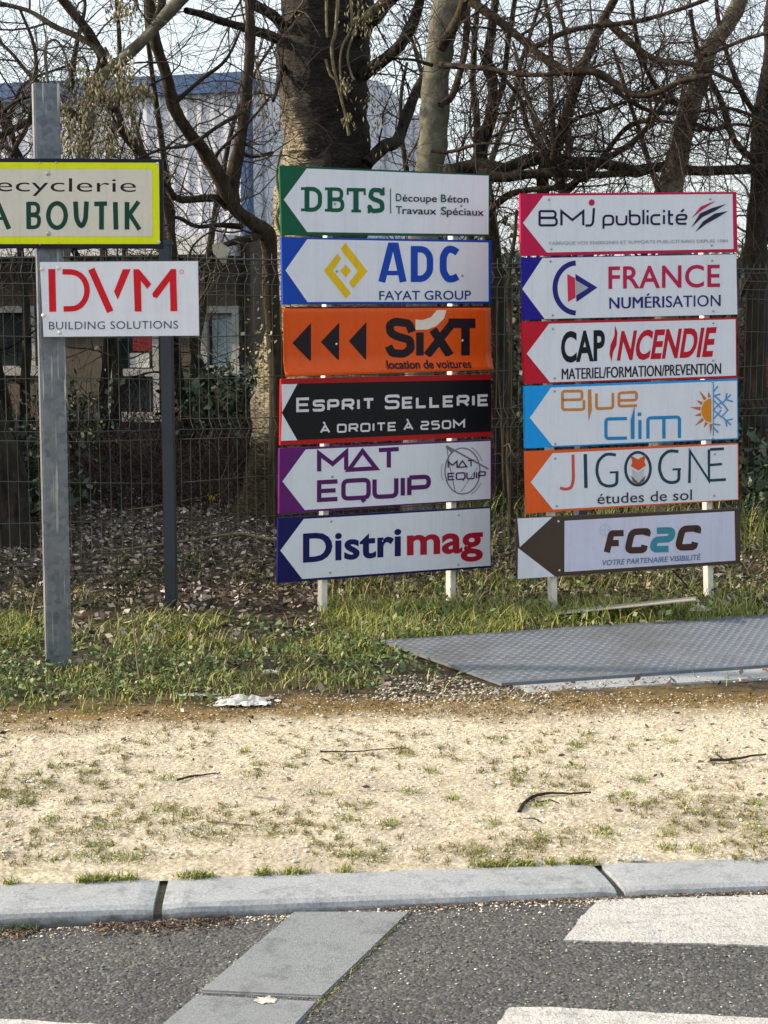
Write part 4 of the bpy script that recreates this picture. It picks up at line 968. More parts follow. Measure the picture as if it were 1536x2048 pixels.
# dry ivy stems hanging on and beside the trunk, with clusters of old leaves
iv = thing('dry_ivy', 'pale dry ivy stems and seed clusters hanging against the massive trunk', 'ivy', None, (atY(680, 300, 10.9).x, 10.7, 2.5))
for pp, r in [([(650, -40), (653, 30), (658, 75)], 3.5), ([(676, -30), (674, 60), (668, 90), (671, 140), (680, 185), (690, 230), (697, 270)], 4), ([(700, -20), (706, 50), (690, 90), (684, 130), (684, 190)], 3),
              ([(720, 20), (712, 60), (700, 110), (706, 150), (712, 160)], 3), ([(655, 120), (662, 150), (672, 160)], 3), ([(600, 30), (580, 60), (560, 90), (553, 110)], 2.5), ([(566, 480), (553, 440), (562, 400), (552, 350), (558, 300)], 4),
              ([(530, 210), (520, 150), (500, 80), (482, 20), (478, -30)], 3), ([(548, 560), (556, 640), (545, 720), (550, 800), (540, 900)], 5), ([(585, 1000), (572, 900), (566, 800), (572, 700)], 5)]:
    Q = interp_path(pp, 10.75, 10.7, 5); sp = Soup(); tube(sp, Q, np.linspace(r, r*.7, len(Q))*10.7/FPX, 5); sp.build('stem', M['bark_ivy'], iv, True)
def clusters(soup, spots, Y, n, size, fall=1.0):
    for (x, y, sx, sy) in spots:
        c = atY(x, y, Y)
        for _ in range(n):
            p = np.array(c)+np.array([rng.normal(0, sx*Y/FPX), rng.normal(0, .12), rng.normal(0, sy*Y/FPX)]); l = size*rng.uniform(.6, 2.6); w = size*rng.uniform(.16, .34)
            d = np.array([rng.normal(0, .35), rng.normal(0, .35), -fall]); d /= np.linalg.norm(d); s_ = np.cross(d, rng.normal(0, 1, 3)); s_ /= np.linalg.norm(s_)+1e-9
            s2 = np.cross(d, s_); m_ = p+d*l*.5
            soup.add([p, m_+s_*w, m_+s2*w, m_-s_*w, m_-s2*w, p+d*l], None, [(0, 1, 2), (0, 2, 3), (0, 3, 4), (0, 4, 1), (5, 2, 1), (5, 3, 2), (5, 4, 3), (5, 1, 4)])
sp = Soup(); clusters(sp, [(712, 30, 16, 16), (728, 55, 14, 10), (696, 235, 8, 10), (745, 190, 10, 30), (760, 240, 10, 30), (690, 170, 6, 8), (742, 40, 20, 20), (560, 430, 10, 30), (545, 240, 12, 14), (520, 200, 9, 30), (750, 120, 10, 30)], 10.7, 42, .022)
sp.build('seed_cluster', M['catkin'], iv)['kind'] = 'stuff'
# dried catkins on the bush at the left, in front of the hall
# shrubby tree with forked dark stems between the signs at the left
t = tree('dark forked tree between the yellow bordered sign and the massive trunk', [([(556, 760), (545, 600), (535, 480), (510, 450), (470, 418), (440, 360), (405, 300), (375, 265), (345, 210), (332, 150), (312, 70), (300, -20)], 10.4, 9.6, 17, 10, B_)],
    [([(468, 420), (464, 370), (475, 300), (490, 215), (497, 110), (497, -30)], 10.2, 10.0, 14, 9, B_), ([(455, 415), (430, 398), (362, 402), (340, 380), (325, 362)], 10.2, 9.8, 9, 4, B_),
     ([(480, 452), (440, 450), (395, 455), (360, 440), (340, 438)], 10.3, 9.8, 6, 3, B_), ([(535, 470), (500, 478), (450, 492), (412, 515), (395, 530)], 10.3, 9.6, 8, 3, B_),
     ([(490, 220), (440, 250), (380, 290), (320, 300), (250, 330)], 10, 9.5, 5, 2, B_), ([(345, 205), (400, 160), (450, 120), (480, 60)], 9.8, 9.6, 5, 2, B_), ([(425, 330), (440, 300), (500, 240), (540, 190)], 10, 9.9, 4, 2, B_),
     ([(470, 300), (505, 312), (545, 305)], 10.2, 10.5, 5, 3, B_)], every=.15, L=.75, lv=3)
t = tree('grey limbed tree with hanging dry catkins above the galvanised post', [([(112, 1000), (112, 700), (135, 480), (172, 300), (180, 190), (200, 155), (240, 120), (290, 75), (330, 30), (390, -30)], 9.6, 9.2, 12, 12, Gy)],
    [([(190, 165), (205, 120), (190, 88), (165, 50), (130, 5), (110, -30)], 9.5, 9.2, 11, 8, B_), ([(205, 118), (185, 92), (150, 70), (110, 52), (60, 22), (0, 5), (-60, -10)], 9.3, 9.6, 7, 4, D),
     ([(185, 180), (225, 215), (255, 270), (292, 315), (325, 390), (348, 520), (345, 640)], 9.6, 9.9, 11, 9, B_), ([(185, 250), (130, 225), (60, 245), (0, 272), (-60, 290)], 9.6, 9.4, 9, 5, B_),
     ([(110, 180), (70, 160), (20, 100), (-30, 60)], 9.7, 9.9, 5, 3, D), ([(95, 170), (88, 100), (110, 82), (130, 115), (140, 170)], 9.2, 9.3, 3, 2, Gy), ([(0, 300), (30, 200), (60, 160), (140, 130)], 9.8, 9.6, 5, 2, D),
     ([(40, 340), (20, 250), (0, 215), (-40, 190)], 9.8, 9.6, 5, 4, B_), ([(140, 180), (150, 110), (170, 20), (160, -30)], 9.4, 9.6, 5, 3, D), ([(300, 60), (320, 20), (325, -30)], 9.3, 9.3, 9, 7, D)], every=.13, L=.75, lv=3)
sp = Soup(); clusters(sp, [(190, 195, 36, 14), (225, 165, 14, 22), (250, 150, 8, 24), (160, 230, 25, 25), (205, 260, 22, 25), (150, 290, 16, 12), (215, 300, 18, 12), (130, 250, 14, 20), (285, 175, 10, 10), (245, 20, 14, 14), (262, 230, 5, 30), (180, 160, 14, 14)], 9.0, 110, .024)
sp.build('catkins', M['catkin'], t)['kind'] = 'stuff'
tree('slim smooth grey tree trunk rising above the white and green panel', [([(838, 1000), (842, 700), (850, 480), (858, 340), (868, 220), (880, 100), (893, 0), (900, -60)], 10.2, 10.2, 31, 26, Gy)],
    [([(865, 130), (830, 120), (800, 118), (768, 110)], 10, 9.8, 4, 2, D), ([(880, 130), (920, 134), (985, 140), (1050, 148), (1128, 146), (1170, 120)], 10, 9.6, 7, 3, B_), ([(880, 95), (915, 40), (935, -20)], 10, 9.8, 12, 8, B_), ([(880, 210), (905, 190), (925, 120), (935, 60), (940, -10)], 10, 10.2, 7, 6, B_),
     ([(862, 300), (900, 302), (950, 290), (1010, 288), (1080, 300)], 10, 9.7, 4, 2, B_)], every=.16, L=.9, lv=3)
tree('pale leaning tree behind the crimson topped panel', [([(1325, 980), (1333, 600), (1343, 370), (1363, 280), (1378, 215), (1403, 150), (1418, 95), (1453, 50), (1482, -10)], 10.6, 10.2, 24, 15, Gy)],
    [([(1410, 110), (1440, 100), (1500, 75), (1540, 65)], 10.2, 9.9, 5, 3, M['twigr']), ([(1375, 220), (1330, 190), (1290, 130), (1270, 60), (1260, -20)], 10.3, 10, 6, 4, B_), ([(1370, 240), (1420, 262), (1480, 250), (1545, 262)], 10.3, 10, 5, 3, B_)], M['twigr'], every=.13, L=.9, lv=3)
tree('dark tree with a heavy level limb reaching right behind the crimson topped stack', [([(1005, 1000), (1000, 700), (985, 480), (963, 325), (968, 280), (983, 225), (983, 165), (973, 125), (985, 60), (997, -20)], 11.0, 10.6, 16, 8, D)],
    [([(890, 352), (908, 345), (958, 332), (1008, 340), (1048, 322), (1093, 316), (1148, 325), (1198, 322), (1268, 338), (1318, 332), (1393, 340), (1498, 336), (1600, 330)], 10.8, 10.4, 17, 9, D),
     ([(960, 345), (1010, 352), (1090, 345), (1180, 350), (1260, 345)], 10.6, 10.3, 12, 6, D), ([(980, 420), (1018, 390), (1060, 380), (1110, 375), (1148, 368)], 10.8, 10.4, 7, 5, B_)], M['twig'], every=.12, L=.8, lv=3)
tree('tangled tree with arching limbs over the crimson topped stack', [([(1160, 1000), (1140, 700), (1100, 480), (1085, 345), (1110, 300), (1130, 240), (1150, 180), (1163, 140), (1180, 100), (1205, 40), (1238, -20)], 10.9, 10.2, 14, 8, B_)],
    [([(925, -30), (943, 0), (983, 30), (1028, 65), (1088, 115), (1133, 145), (1183, 145), (1238, 175), (1268, 190), (1313, 185), (1360, 162), (1420, 150)], 10, 9.4, 9, 5, B_),
     ([(1048, 105), (1088, 85), (1148, 60), (1248, 45), (1298, 35), (1393, 5), (1450, -20)], 10, 9.6, 6, 4, B_), ([(1215, 45), (1228, 55), (1268, 90), (1303, 115), (1343, 125), (1395, 132), (1470, 170)], 10, 9.6, 8, 4, B_),
     ([(1110, 400), (1138, 375), (1188, 330), (1248, 295), (1298, 250), (1333, 200), (1360, 150)], 10.6, 10, 8, 4, B_), ([(1100, 330), (1120, 270), (1150, 240), (1200, 225), (1270, 200)], 10.4, 10, 6, 3, B_),
     ([(1170, 360), (1215, 300), (1260, 250), (1320, 240), (1400, 262)], 10.6, 10, 6, 3, B_), ([(1100, 310), (1060, 270), (1040, 200), (1000, 150), (960, 100)], 10.6, 10.3, 5, 3, B_), ([(1230, 180), (1300, 220), (1380, 225), (1460, 220), (1545, 250)], 10.2, 9.8, 5, 3, B_)],
    M['twigr'], every=.125, L=.95, lv=3)
tree('thick dark trunk cut by the right edge of the view', [([(1508, 1000), (1512, 700), (1516, 450), (1522, 300), (1532, 190), (1550, 60), (1560, -40)], 10.8, 10.4, 23, 19, D)],
    [([(1520, 330), (1470, 280), (1440, 200), (1400, 120), (1380, 20)], 10.6, 10.1, 7, 4, B_), ([(1520, 240), (1480, 180), (1440, 60), (1430, -20)], 10.6, 10.1, 6, 4, B_), ([(1520, 400), (1570, 300), (1620, 200)], 10.6, 10.3, 9, 5, B_)], M['twigr'], every=.13, L=.85, lv=3)
tree('broad leaning trunk base at the left edge behind the fence', [([(28, 1060), (18, 960), (-10, 860), (-60, 700), (-110, 400)], 9.4, 9.4, 38, 24, D)],
    [([(-90, 480), (-20, 400), (30, 300), (60, 240), (70, 120), (40, 20)], 9.3, 9.2, 6, 3, B_), ([(-95, 400), (-20, 260), (40, 200), (110, 190)], 9.4, 9.2, 6, 3, B_)], every=.16, L=.8, lv=3)
tree('thin sapling standing in the gap between both stacks', [([(1022, 1010), (1018, 850), (1024, 700), (1020, 560), (1030, 470), (1034, 420)], 9.7, 9.7, 6, 3, B_)], [([(1010, 980), (1004, 860), (996, 700), (1000, 600)], 9.6, 9.6, 4, 2, B_)], every=.2, L=.4, lv=2)
# low broken trees further back that fill the view between trunks
def back_tree(px, Y, h, seed):
    global rng
    rng = np.random.default_rng(seed); p = atY(px, 1000, Y); root = thing('bare_tree', BT[seed % len(BT)], 'tree', 'bare trees behind the fence', (p.x, Y, 0)); tw = Soup()
    for k in range(3):
        d = np.array([rng.normal(0, .25), rng.normal(0, .2), 1.0]); W = shoot(np.array([p.x+rng.normal(0, .12), Y, 0.0]), d, h*rng.uniform(.75, 1.1), .05, 16, .03, .10); sp = Soup(); rad = np.linspace(.055, .012, len(W)); tube(sp, W, rad, 7); sp.build('trunk', D, root, True)
        grow(tw, W[3:], .04, .01, .26, 1.3, 3, .02, .2)
    tw.build('twigs', M['twig'], root)['kind'] = 'stuff'
BT = ['slender many stemmed tree far behind the white and green panel', 'slender many stemmed tree far behind the gap between the stacks', 'slender many stemmed tree far behind the crimson topped stack', 'slender many stemmed tree far behind the pale leaning tree', 'slender many stemmed tree far behind the right edge trunk', 'slender many stemmed tree in front of the hall at the left edge', 'slender many stemmed tree beside the corner of the hall', 'slender many stemmed tree behind the galvanised post']
for k, (px, Y, h) in enumerate([(800, 13.0, 4.6), (990, 14.0, 5.0), (1150, 13.2, 4.8), (1290, 14.6, 5.2), (1450, 13.4, 5.0), (40, 13.5, 4.6), (420, 13.8, 4.6), (240, 14.6, 4.6)]): back_tree(px, Y, h, k)
rng = np.random.default_rng(11)

# undergrowth: reddish brambles and dark ivy across the back
def bramble(x0, x1, y0, y1, n, h, mat, label, nm='brambles'):
    sp = Soup()
    for _ in range(n):
        x, y = rng.uniform(x0, x1), rng.uniform(y0, y1); l = h*rng.uniform(.5, 1.4)
        W = shoot(np.array([x, y, 0.]), np.array([rng.normal(0, .7), rng.normal(0, .5), 1.0]), l, .004, 7, -.10, .25); tube(sp, W, np.linspace(.0045, .0018, len(W)), 3)
    o = sp.build(nm, mat); tag(o, label, 'undergrowth', kind='stuff')
bramble(-3.4, 5.0, 11.2, 15.5, 7000, .85, M['bramble'], 'tangle of reddish brown brambles behind the trees')
bramble(0.4, 5.5, 12.5, 17.0, 4200, 1.9, M['twig'], 'tall dark brushwood behind the sign stacks', 'brushwood')
def nz(x, y, s): return noise.noise(Vector((x*s, y*s, 1.3)))
def leaf_soup(sp, P, size, flat=.5, aspect=.6):
    n = len(P); d = rng.normal(0, 1, (n, 3)); d[:, 2] *= flat; d /= np.linalg.norm(d, axis=1, keepdims=True); s_ = np.cross(d, rng.normal(0, 1, (n, 3))); s_[:, 2] *= flat; s_ /= np.linalg.norm(s_, axis=1, keepdims=True)+1e-9
    L = (size*rng.uniform(.5, 1.4, n))[:, None]; W = L*aspect*.5; nn = np.cross(d, s_); cu = L*rng.uniform(-.25, .25, (n, 1))
    V = np.stack([P-d*L*.5, P+s_*W+nn*cu*.5, P+d*L*.5+nn*cu, P-s_*W+nn*cu*.5], 1).reshape(-1, 3); i = np.arange(n)*4
    sp.add(V, None, np.concatenate([np.stack([i, i+1, i+2], 1), np.stack([i, i+2, i+3], 1)]))
def leaf_cloud(spots, n, size, mat, nm, label, kind='stuff'):
    sp = Soup()
    for (x, y, Y, rx, ry) in spots:
        c = np.array(atY(x, y, Y)); P = c+rng.normal(0, 1, (n, 3))*np.array([rx*Y/FPX, .35, ry*Y/FPX]); P[:, 2] = np.abs(P[:, 2]); leaf_soup(sp, P, size, 1.0)
    o = sp.build(nm, mat); tag(o, label, 'shrub', kind=kind); return o
leaf_cloud([(30, 930, 11.5, 60, 50), (480, 810, 13, 34, 40), (420, 800, 13.5, 40, 30), (60, 990, 10.5, 60, 20), (150, 850, 13, 40, 40), (1000, 780, 12.5, 30, 60), (1120, 900, 12.5, 80, 40), (1520, 960, 10.5, 30, 60), (1000, 560, 14, 60, 40)], 700, .07, M['ivy'], 'ivy_undergrowth', 'dark green ivy spreading low between the trees')
leaf_cloud([(120, 830, 10.6, 50, 45), (520, 720, 10.6, 16, 40), (545, 620, 10.6, 12, 60)], 200, .032, M['catkin'], 'dry_leaf_spray', 'pale dry leaves caught on low shoots')
leaf_cloud([(x, 600, 22+rng.uniform(-2, 2), 60, 34) for x in range(880, 1700, 60)]+[(x, 780, 20, 80, 90) for x in range(860, 1700, 90)], 1500, .16, M['ivy'], 'far_thicket', 'dark evergreen thicket closing the view behind the right side')
# unseen evergreen hedge, added left of the view to shade the background
sp = Soup(); P = np.stack([rng.uniform(-8.5, -4.6, 26000), rng.uniform(8.4, 16.5, 26000), rng.uniform(0, 1, 26000)], 1)
P[:, 2] = P[:, 2]*np.array([2.75+.45*nz(x, y, .9)+.3*nz(x, y, 3) for x, y, _ in P]); leaf_soup(sp, P, .17, 1.0); tag(sp.build('unseen_shade_hedge', M['ivy']), 'dense evergreen hedge continuing left of the view behind the fence', 'hedge', kind='stuff')
# ------------------------------------------------------------------ cut down things in the background
h = thing('hanging_leaf', 'big pale withered leaf hanging left of the green edged panel', 'leaf', None, tuple(atY(443, 505, 9.8)))
c = atY(443, 505, 9.8); q = [(424, 490), (440, 484), (453, 492), (457, 510), (452, 528), (446, 531), (437, 518), (426, 506)]
wm('blade', [atY(x, y, 9.8+.02*math.sin(i*1.7)) for i, (x, y) in enumerate(q)], [tuple(range(8))], paint((176, 172, 150), .8), h)
rc = thing('red_sign_board', 'red board half hidden behind the trunk at the right edge', 'board', None, tuple(atY(1540, 745, 13)))
prism('board', [atY(x, y, 13) for x, y in ((1528, 718), (1570, 718), (1570, 775), (1528, 775))], [atY(x, y, 13.05) for x, y in ((1528, 718), (1570, 718), (1570, 775), (1528, 775))], M['redcloth'], rc)

# ------------------------------------------------------------------ grass, weeds, leaf litter, grit
def blades(P, Lm, wd, lean, nm, mat, label, cat='grass', seg=3):
    n = len(P); a = rng.uniform(0, 2*np.pi, n); dx = np.stack([np.cos(a), np.sin(a), np.zeros(n)], 1); sdv = np.stack([-np.sin(a), np.cos(a), np.zeros(n)], 1)
    tw_ = rng.normal(0, 1, (n, 1)); sdv = sdv+dx*tw_*.8; sdv /= np.linalg.norm(sdv, axis=1, keepdims=True)
    L = (Lm*rng.uniform(.4, 1.35, n))[:, None]; ln = (lean*rng.uniform(.2, 1.5, n))[:, None]; vs = []
    for k in range(seg+1):
        t = k/seg; w = wd*(1-t**1.5)*.5*rng.uniform(.8, 1.2, (n, 1)); c = P+np.array([0, 0, 1.])*L*(t-.28*ln*t*t)+dx*L*ln*t*t
        if k < seg: vs += [c-sdv*w, c+sdv*w]
        else: vs += [c]
    V = np.stack(vs, 1).reshape(-1, 3); m = 2*seg+1; i = np.arange(n)*m; q = []
    for k in range(seg-1): q.append(np.stack([i+2*k, i+2*k+1, i+2*k+3, i+2*k+2], 1))
    t_ = np.stack([i+2*seg-2, i+2*seg-1, i+2*seg], 1); sp = Soup(); sp.add(V, np.concatenate(q), t_)
    return tag(sp.build(nm, mat), label, cat, kind='stuff')
def scatter(n, x0, x1, y0, y1, dens):
    out = []
    X_ = rng.uniform(x0, x1, n); Y_ = rng.uniform(y0, y1, n); r_ = rng.uniform(0, 1, n)
    for x, y, r in zip(X_, Y_, r_):
        if r < dens(x, y): out.append((x, y, ground_z(x, y)))
    return np.array(out) if out else np.zeros((0, 3))
def edge_y(x): return 5.56+.10*x+.16*nz(x, 3, 1.3)+.10*nz(x, 9, 5)+.05*nz(x, 5, 17)
def on_plate(x, y):
    p = Vector((x, y, PZ))-PD; b = p.dot(perp); a = p.dot(ud); return -.03 < b < H+.0 and a > sh*(b/H)-.04
def cover(x, y):
    d = y-edge_y(x)
    if d < .0 or on_plate(x, y): return 0
    k = min(1, d/.35)
    if x > -.02 and y < 6.35: k *= .04          # bare stony corner beside the plate
    if y > 7.55 or (x < -.30 and y > 7.12+.25*nz(x, y, 2)): k *= .09*max(0, nz(x, y, 1.6)+.35)*2
    elif x < -.3: k *= .85
    if y > 9.0 and x < 1.2: k *= .4
    return k*(.46+1.25*nz(x, y, 2.4)+.7*nz(x, y, 8))
def lerpd(f): return f
P = scatter(120000, -2.4, 3.2, 5.1, 9.0, cover)
far_ = P[:, 1] > 6.5
blades(P[far_], .072, .0055, 1.05, 'grass', M['grass'], 'yellow green grass around the sign posts')
blades(P[~far_], .055, .005, 1.0, 'short_grass', M['grass'], 'short weedy grass at the foot of the galvanised post')
P = scatter(7000, -.3, 3.2, 6.6, 8.2, lambda x, y: 0 if on_plate(x, y) else .5+.8*nz(x, y, 3)); blades(P, .125, .005, 1.0, 'tall_grass', M['grass'], 'taller grass tufts below the two stacks')
P = scatter(9000, .3, 5.0, 9.0, 12.5, lambda x, y: .35+.8*nz(x, y, 1.5)); blades(P, .22, .010, .8, 'far_grass', M['grass'], 'grass growing behind the right hand stack')
# low broad leaved weeds
P = scatter(13000, -2.0, 1.0, 5.2, 7.0, lambda x, y: 0 if (on_plate(x, y) or y < edge_y(x)+.04 or (x > 0 and y < 5.9)) else max(0, min(1, (y-edge_y(x))/.3)*(.85-(y-5.7)*.6)+.9*nz(x, y, 2.8)))
P[:, 2] += rng.uniform(.005, .05, len(P)); sp = Soup(); leaf_soup(sp, P, .022, .6, .7); tag(sp.build('broad_leaf_weeds', M['weed']), 'low blue green broad leaved weeds at the verge edge', 'weeds', kind='stuff')
P = scatter(3500, .0, 3.0, 6.3, 8.4, lambda x, y: 0 if on_plate(x, y) else .5); P[:, 2] += rng.uniform(.01, .08, len(P)); sp = Soup(); leaf_soup(sp, P, .03, .8, .7); tag(sp.build('clover', M['weed']), 'clover leaves among the grass below the stacks', 'weeds', kind='stuff')
# leaf litter behind and around the fence
def litter_d(x, y):
    if on_plate(x, y): return 0
    if y < 6.6: return .09 if y > edge_y(x)-.12 else 0
    if y < 7.4: return (.5 if x < -.3 else .10)
    return .9 if y < 10.5 else .6
P = scatter(62000, -3.2, 5.0, 5.6, 12.8, litter_d); P[:, 2] += rng.uniform(.002, .03, len(P)); sp = Soup(); leaf_soup(sp, P, .038, .5, .55); tag(sp.build('leaf_litter', M['litter']), 'carpet of dry brown and pale fallen leaves around the fence', 'leaf litter', kind='stuff')
P = scatter(5200, -3.4, 5.0, 5.7, 12.8, litter_d); sp = Soup()
for p in P:
    a = rng.uniform(0, 6.28); d = np.array([math.cos(a), math.sin(a), rng.normal(0, .12)]); l = rng.uniform(.05, .35); W = shoot(p+np.array([0, 0, .012]), d, l, .003, 3, 0, .12); W[:, 2] = np.maximum(W[:, 2], .006); tube(sp, W, [.0035, .003, .002, .001], 3)
tag(sp.build('twig_litter', M['bramble']), 'small broken twigs among the fallen leaves', 'twigs', kind='stuff')
def lying(pp, r, mat, label, cat='stick', z=.02):
    Q = smooth_path([tuple(atG(x, y, z)) for x, y in pp], 5); Q[:, 2] += rng.uniform(-.0012, .0012, len(Q)); sp = Soup(); tube(sp, Q, np.linspace(r, r*.45, len(Q)), 6); return tag(sp.build('fallen_branch', mat), label, cat)
lying([(655, 1085), (560, 1082), (480, 1068), (400, 1078), (300, 1092), (220, 1102)], .014, M['bark_ivy'], 'long pale branch on the leaf litter behind the dark fence post', z=.04)
lying([(440, 990), (380, 1000), (330, 1010), (255, 1020)], .012, M['bark_ivy'], 'shorter pale branch lying further back in the leaves', z=.04)
lying([(1038, 1624), (1050, 1604), (1075, 1590), (1105, 1586), (1140, 1587), (1182, 1584)], .006, M['bark_brown'], 'dark curved stick lying on the gravel right of centre', z=.008)
lying([(1062, 1596), (1078, 1604), (1100, 1600), (1118, 1606)], .0035, M['bark_brown'], 'side shoot lying under the dark curved stick', z=.008)
lying([(1444, 1518), (1436, 1510), (1433, 1504)], .0035, M['bark_brown'], 'short prong beside the twig near the right edge', z=.010)
s2 = lying([(1420, 1519), (1450, 1520), (1490, 1514), (1532, 1508)], .006, M['bark_brown'], 'forked dark twig on the gravel near the right edge', z=.008)
lying([(355, 1560), (380, 1553), (410, 1549), (440, 1545)], .004, M['bark_brown'], 'thin dark twig on the gravel left of centre', z=.006)
lying([(414, 1641), (450, 1646), (500, 1650)], .003, M['bark_ivy'], 'thin straw coloured stalk on the gravel near the kerb', z=.005)
lying([(640, 1502), (700, 1503), (768, 1498), (820, 1496)], .003, M['bark_brown'], 'long thin straight twig in the middle of the gravel', z=.005)
lying([(1040, 1640), (1065, 1637), (1080, 1644)], .005, M['bark_brown'], 'short curled stick just below the curved one', z=.006)

# gravel and grit as real grains
def grains(P, s0, s1, nm, mat, label, flat=.55):
    n = len(P); sz = rng.uniform(s0, s1, n)[:, None]*rng.uniform(.6, 1.0, (n, 1)); base = np.array([[1, 0, 0], [0, 1, 0], [-1, 0, 0], [0, -1, 0], [0, 0, 1], [0, 0, -.6]]); a = rng.uniform(0, 6.28, n); c, s_ = np.cos(a), np.sin(a)
    V = np.zeros((n, 6, 3))
    for k in range(6):
        v = base[k]*rng.uniform(.6, 1.35, (n, 3)); V[:, k, 0] = (v[:, 0]*c-v[:, 1]*s_); V[:, k, 1] = (v[:, 0]*s_+v[:, 1]*c); V[:, k, 2] = v[:, 2]*flat
    V = V*sz[:, None, :]+P[:, None, :]; f = np.array([(0, 1, 4), (1, 2, 4), (2, 3, 4), (3, 0, 4), (1, 0, 5), (2, 1, 5), (3, 2, 5), (0, 3, 5)]); i = (np.arange(n)*6)[:, None, None]
    sp = Soup(); sp.add(V.reshape(-1, 3), None, (f[None]+i).reshape(-1, 3)); return tag(sp.build(nm, mat), label, 'gravel', kind='stuff')
def kback(x): return KA.y+kd.y*((x-KA.x)/kd.x)
P = scatter(17000, -1.5, 1.6, 3.9, 5.7, lambda x, y: 1 if kback(x)+.01 < y < edge_y(x)+.1 else 0); grains(P, .0022, .0062, 'gravel', M['pebble'], 'cream coloured gravel grains of the verge')
P = scatter(6500, -.3, 1.2, 5.1, 6.0, lambda x, y: 0 if on_plate(x, y) else (.95 if (-.03+.05*nz(x, y, 6) < x < .62 and y > 5.62+.25*nz(x, y, 4)) else .04*(y > edge_y(x)-.3))); P[:, 2] += .003; grains(P, .003, .013, 'stone_debris', M['rubble'], 'pale stones and debris beside the steel ramp', .6)
P = scatter(7000, .35, 3.0, 5.2, 6.3, lambda x, y: 0 if on_plate(x, y) else (.9 if -.15+.09*nz(x, y, 5) < (Vector((x, y, PZ))-PD).dot(perp) < 0 else .0)); P[:, 2] += .008; grains(P, .002, .009, 'lip_rubble', M['rubble'], 'pale rubble along the near edge of the steel ramp', .6)
def roadP(n, x0, x1, f): 
    out = []
    for _ in range(n):
        x = rng.uniform(x0, x1); o_ = f(); y = kback(x)-KW*1.0-.012-o_; out.append((x, y, road_z(x)+.0015))
    return np.array(out)
grains(roadP(9000, -1.5, 1.6, lambda: rng.uniform(0, 1.1)), .0018, .005, 'road_grit', M['grit'], 'loose grit on the asphalt')
Pg = roadP(1500, -1.5, 1.6, lambda: abs(rng.normal(0, .028)));  grains(Pg, .002, .007, 'gutter_stones', M['pebble'], 'small pale stones collected along the kerb')
Pw = roadP(2300, -1.4, -.36, lambda: abs(rng.normal(0, .035)));  Pw = Pw[[nz(x, y, 6) > .0 for x, y, _ in Pw]]; Pw[:, 2] += .004; sp = Soup(); leaf_soup(sp, Pw, .015, .35, .35); tag(sp.build('gutter_leaves', M['gutter']), 'reddish brown dead leaves lying in the gutter', 'leaf litter', kind='stuff')
Pw = roadP(1300, .0, 1.6, lambda: abs(rng.normal(0, .012)));  Pw[:, 2] += .003; sp = Soup(); leaf_soup(sp, Pw, .010, .3, .4); tag(sp.build('gutter_debris', M['gutter']), 'thin line of dark debris under the kerb at the right', 'leaf litter', kind='stuff')

P = scatter(420, -1.5, 1.6, 3.9, 5.6, lambda x, y: 1 if kback(x)+.02 < y < edge_y(x)+.1 else 0); P[:, 2] += .002; grains(P, .006, .013, 'larger_stones', M['pebble'], 'larger pale stones lying loose on the verge', .5)
P = scatter(900, -1.6, 1.6, 3.9, 5.7, lambda x, y: (.25+.8*nz(x, y, 2)+(.8 if y > 5.2 else 0)) if kback(x)+.02 < y < edge_y(x)+.2 else 0); P[:, 2] += .005; sp = Soup(); leaf_soup(sp, P, .026, .3, .45); tag(sp.build('verge_leaves', M['litter']), 'scattered dead leaf scraps on the gravel verge', 'leaf litter', kind='stuff')
P = scatter(26000, -1.8, 2.2, 5.1, 5.9, lambda x, y: 0 if on_plate(x, y) or (x > .6 and y > 5.66) else max(0, .9-abs(y-(edge_y(x)-.16))*5.0)+.5*nz(x, y, 7)-.25); blades(P, .011, .004, 1.4, 'moss_band', M['moss_brown'], 'brown mossy band between the grass and the gravel', 'moss')
# tufts of moss and grass on the gravel
def tuft_points(spots, n, s):
    out = []
    for (x, y, sx) in spots:
        c = atG(x, y); 
        for _ in range(n): out.append((c.x+rng.normal(0, sx*.0017*s), c.y+rng.normal(0, .018*s), 0.0))
    a = np.array(out); a[:, 2] = [ground_z(x, y)-.002 for x, y, _ in a]; return a
big = [(55, 1605, 16), (60, 1590, 14), (330, 1558, 10), (505, 1552, 12), (320, 1618, 9), (365, 1628, 9), (490, 1505, 5), (520, 1530, 9), (580, 1532, 7), (820, 1505, 12), (860, 1540, 8), (990, 1474, 14), (1175, 1466, 12), (1155, 1486, 9), (1150, 1532, 12), (1080, 1612, 10), (1210, 1672, 12), (1205, 1662, 9), (1335, 1668, 8), (1335, 1695, 8), (985, 1650, 8), (1080, 1678, 8), (1395, 1700, 9), (1510, 1655, 12), (1280, 1560, 8), (1250, 1590, 8), (1340, 1480, 9), (780, 1655, 5), (640, 1590, 16), (210, 1720, 9), (265, 1718, 9), (160, 1712, 12), (100, 1640, 9), (200, 1690, 10), (230, 1655, 14), (690, 1640, 9), (700, 1710, 8), (960, 1710, 14), (1510, 1610, 8), (1040, 1560, 8), (905, 1600, 7), (820, 1585, 9)]
P = tuft_points(big, 75, 1.15); blades(P, .017, .0034, 1.2, 'gravel_tufts', M['grass'], 'small green tufts scattered over the gravel verge')
sm = []
while len(sm) < 520:
    x_, y_ = rng.uniform(-20, 1560), 1455+275*rng.uniform(0, 1)**.75; p_ = atG(x_, y_)
    if rng.uniform() < .25+1.6*nz(p_.x, p_.y, 2.6): sm.append((x_, y_, rng.uniform(2, 20)*rng.uniform(.3, 1)))
P = tuft_points(sm, 26, .8); blades(P, .015, .0032, 1.3, 'moss_tufts', M['moss'], 'yellowish moss and dry grass tufts in the gravel', 'moss')
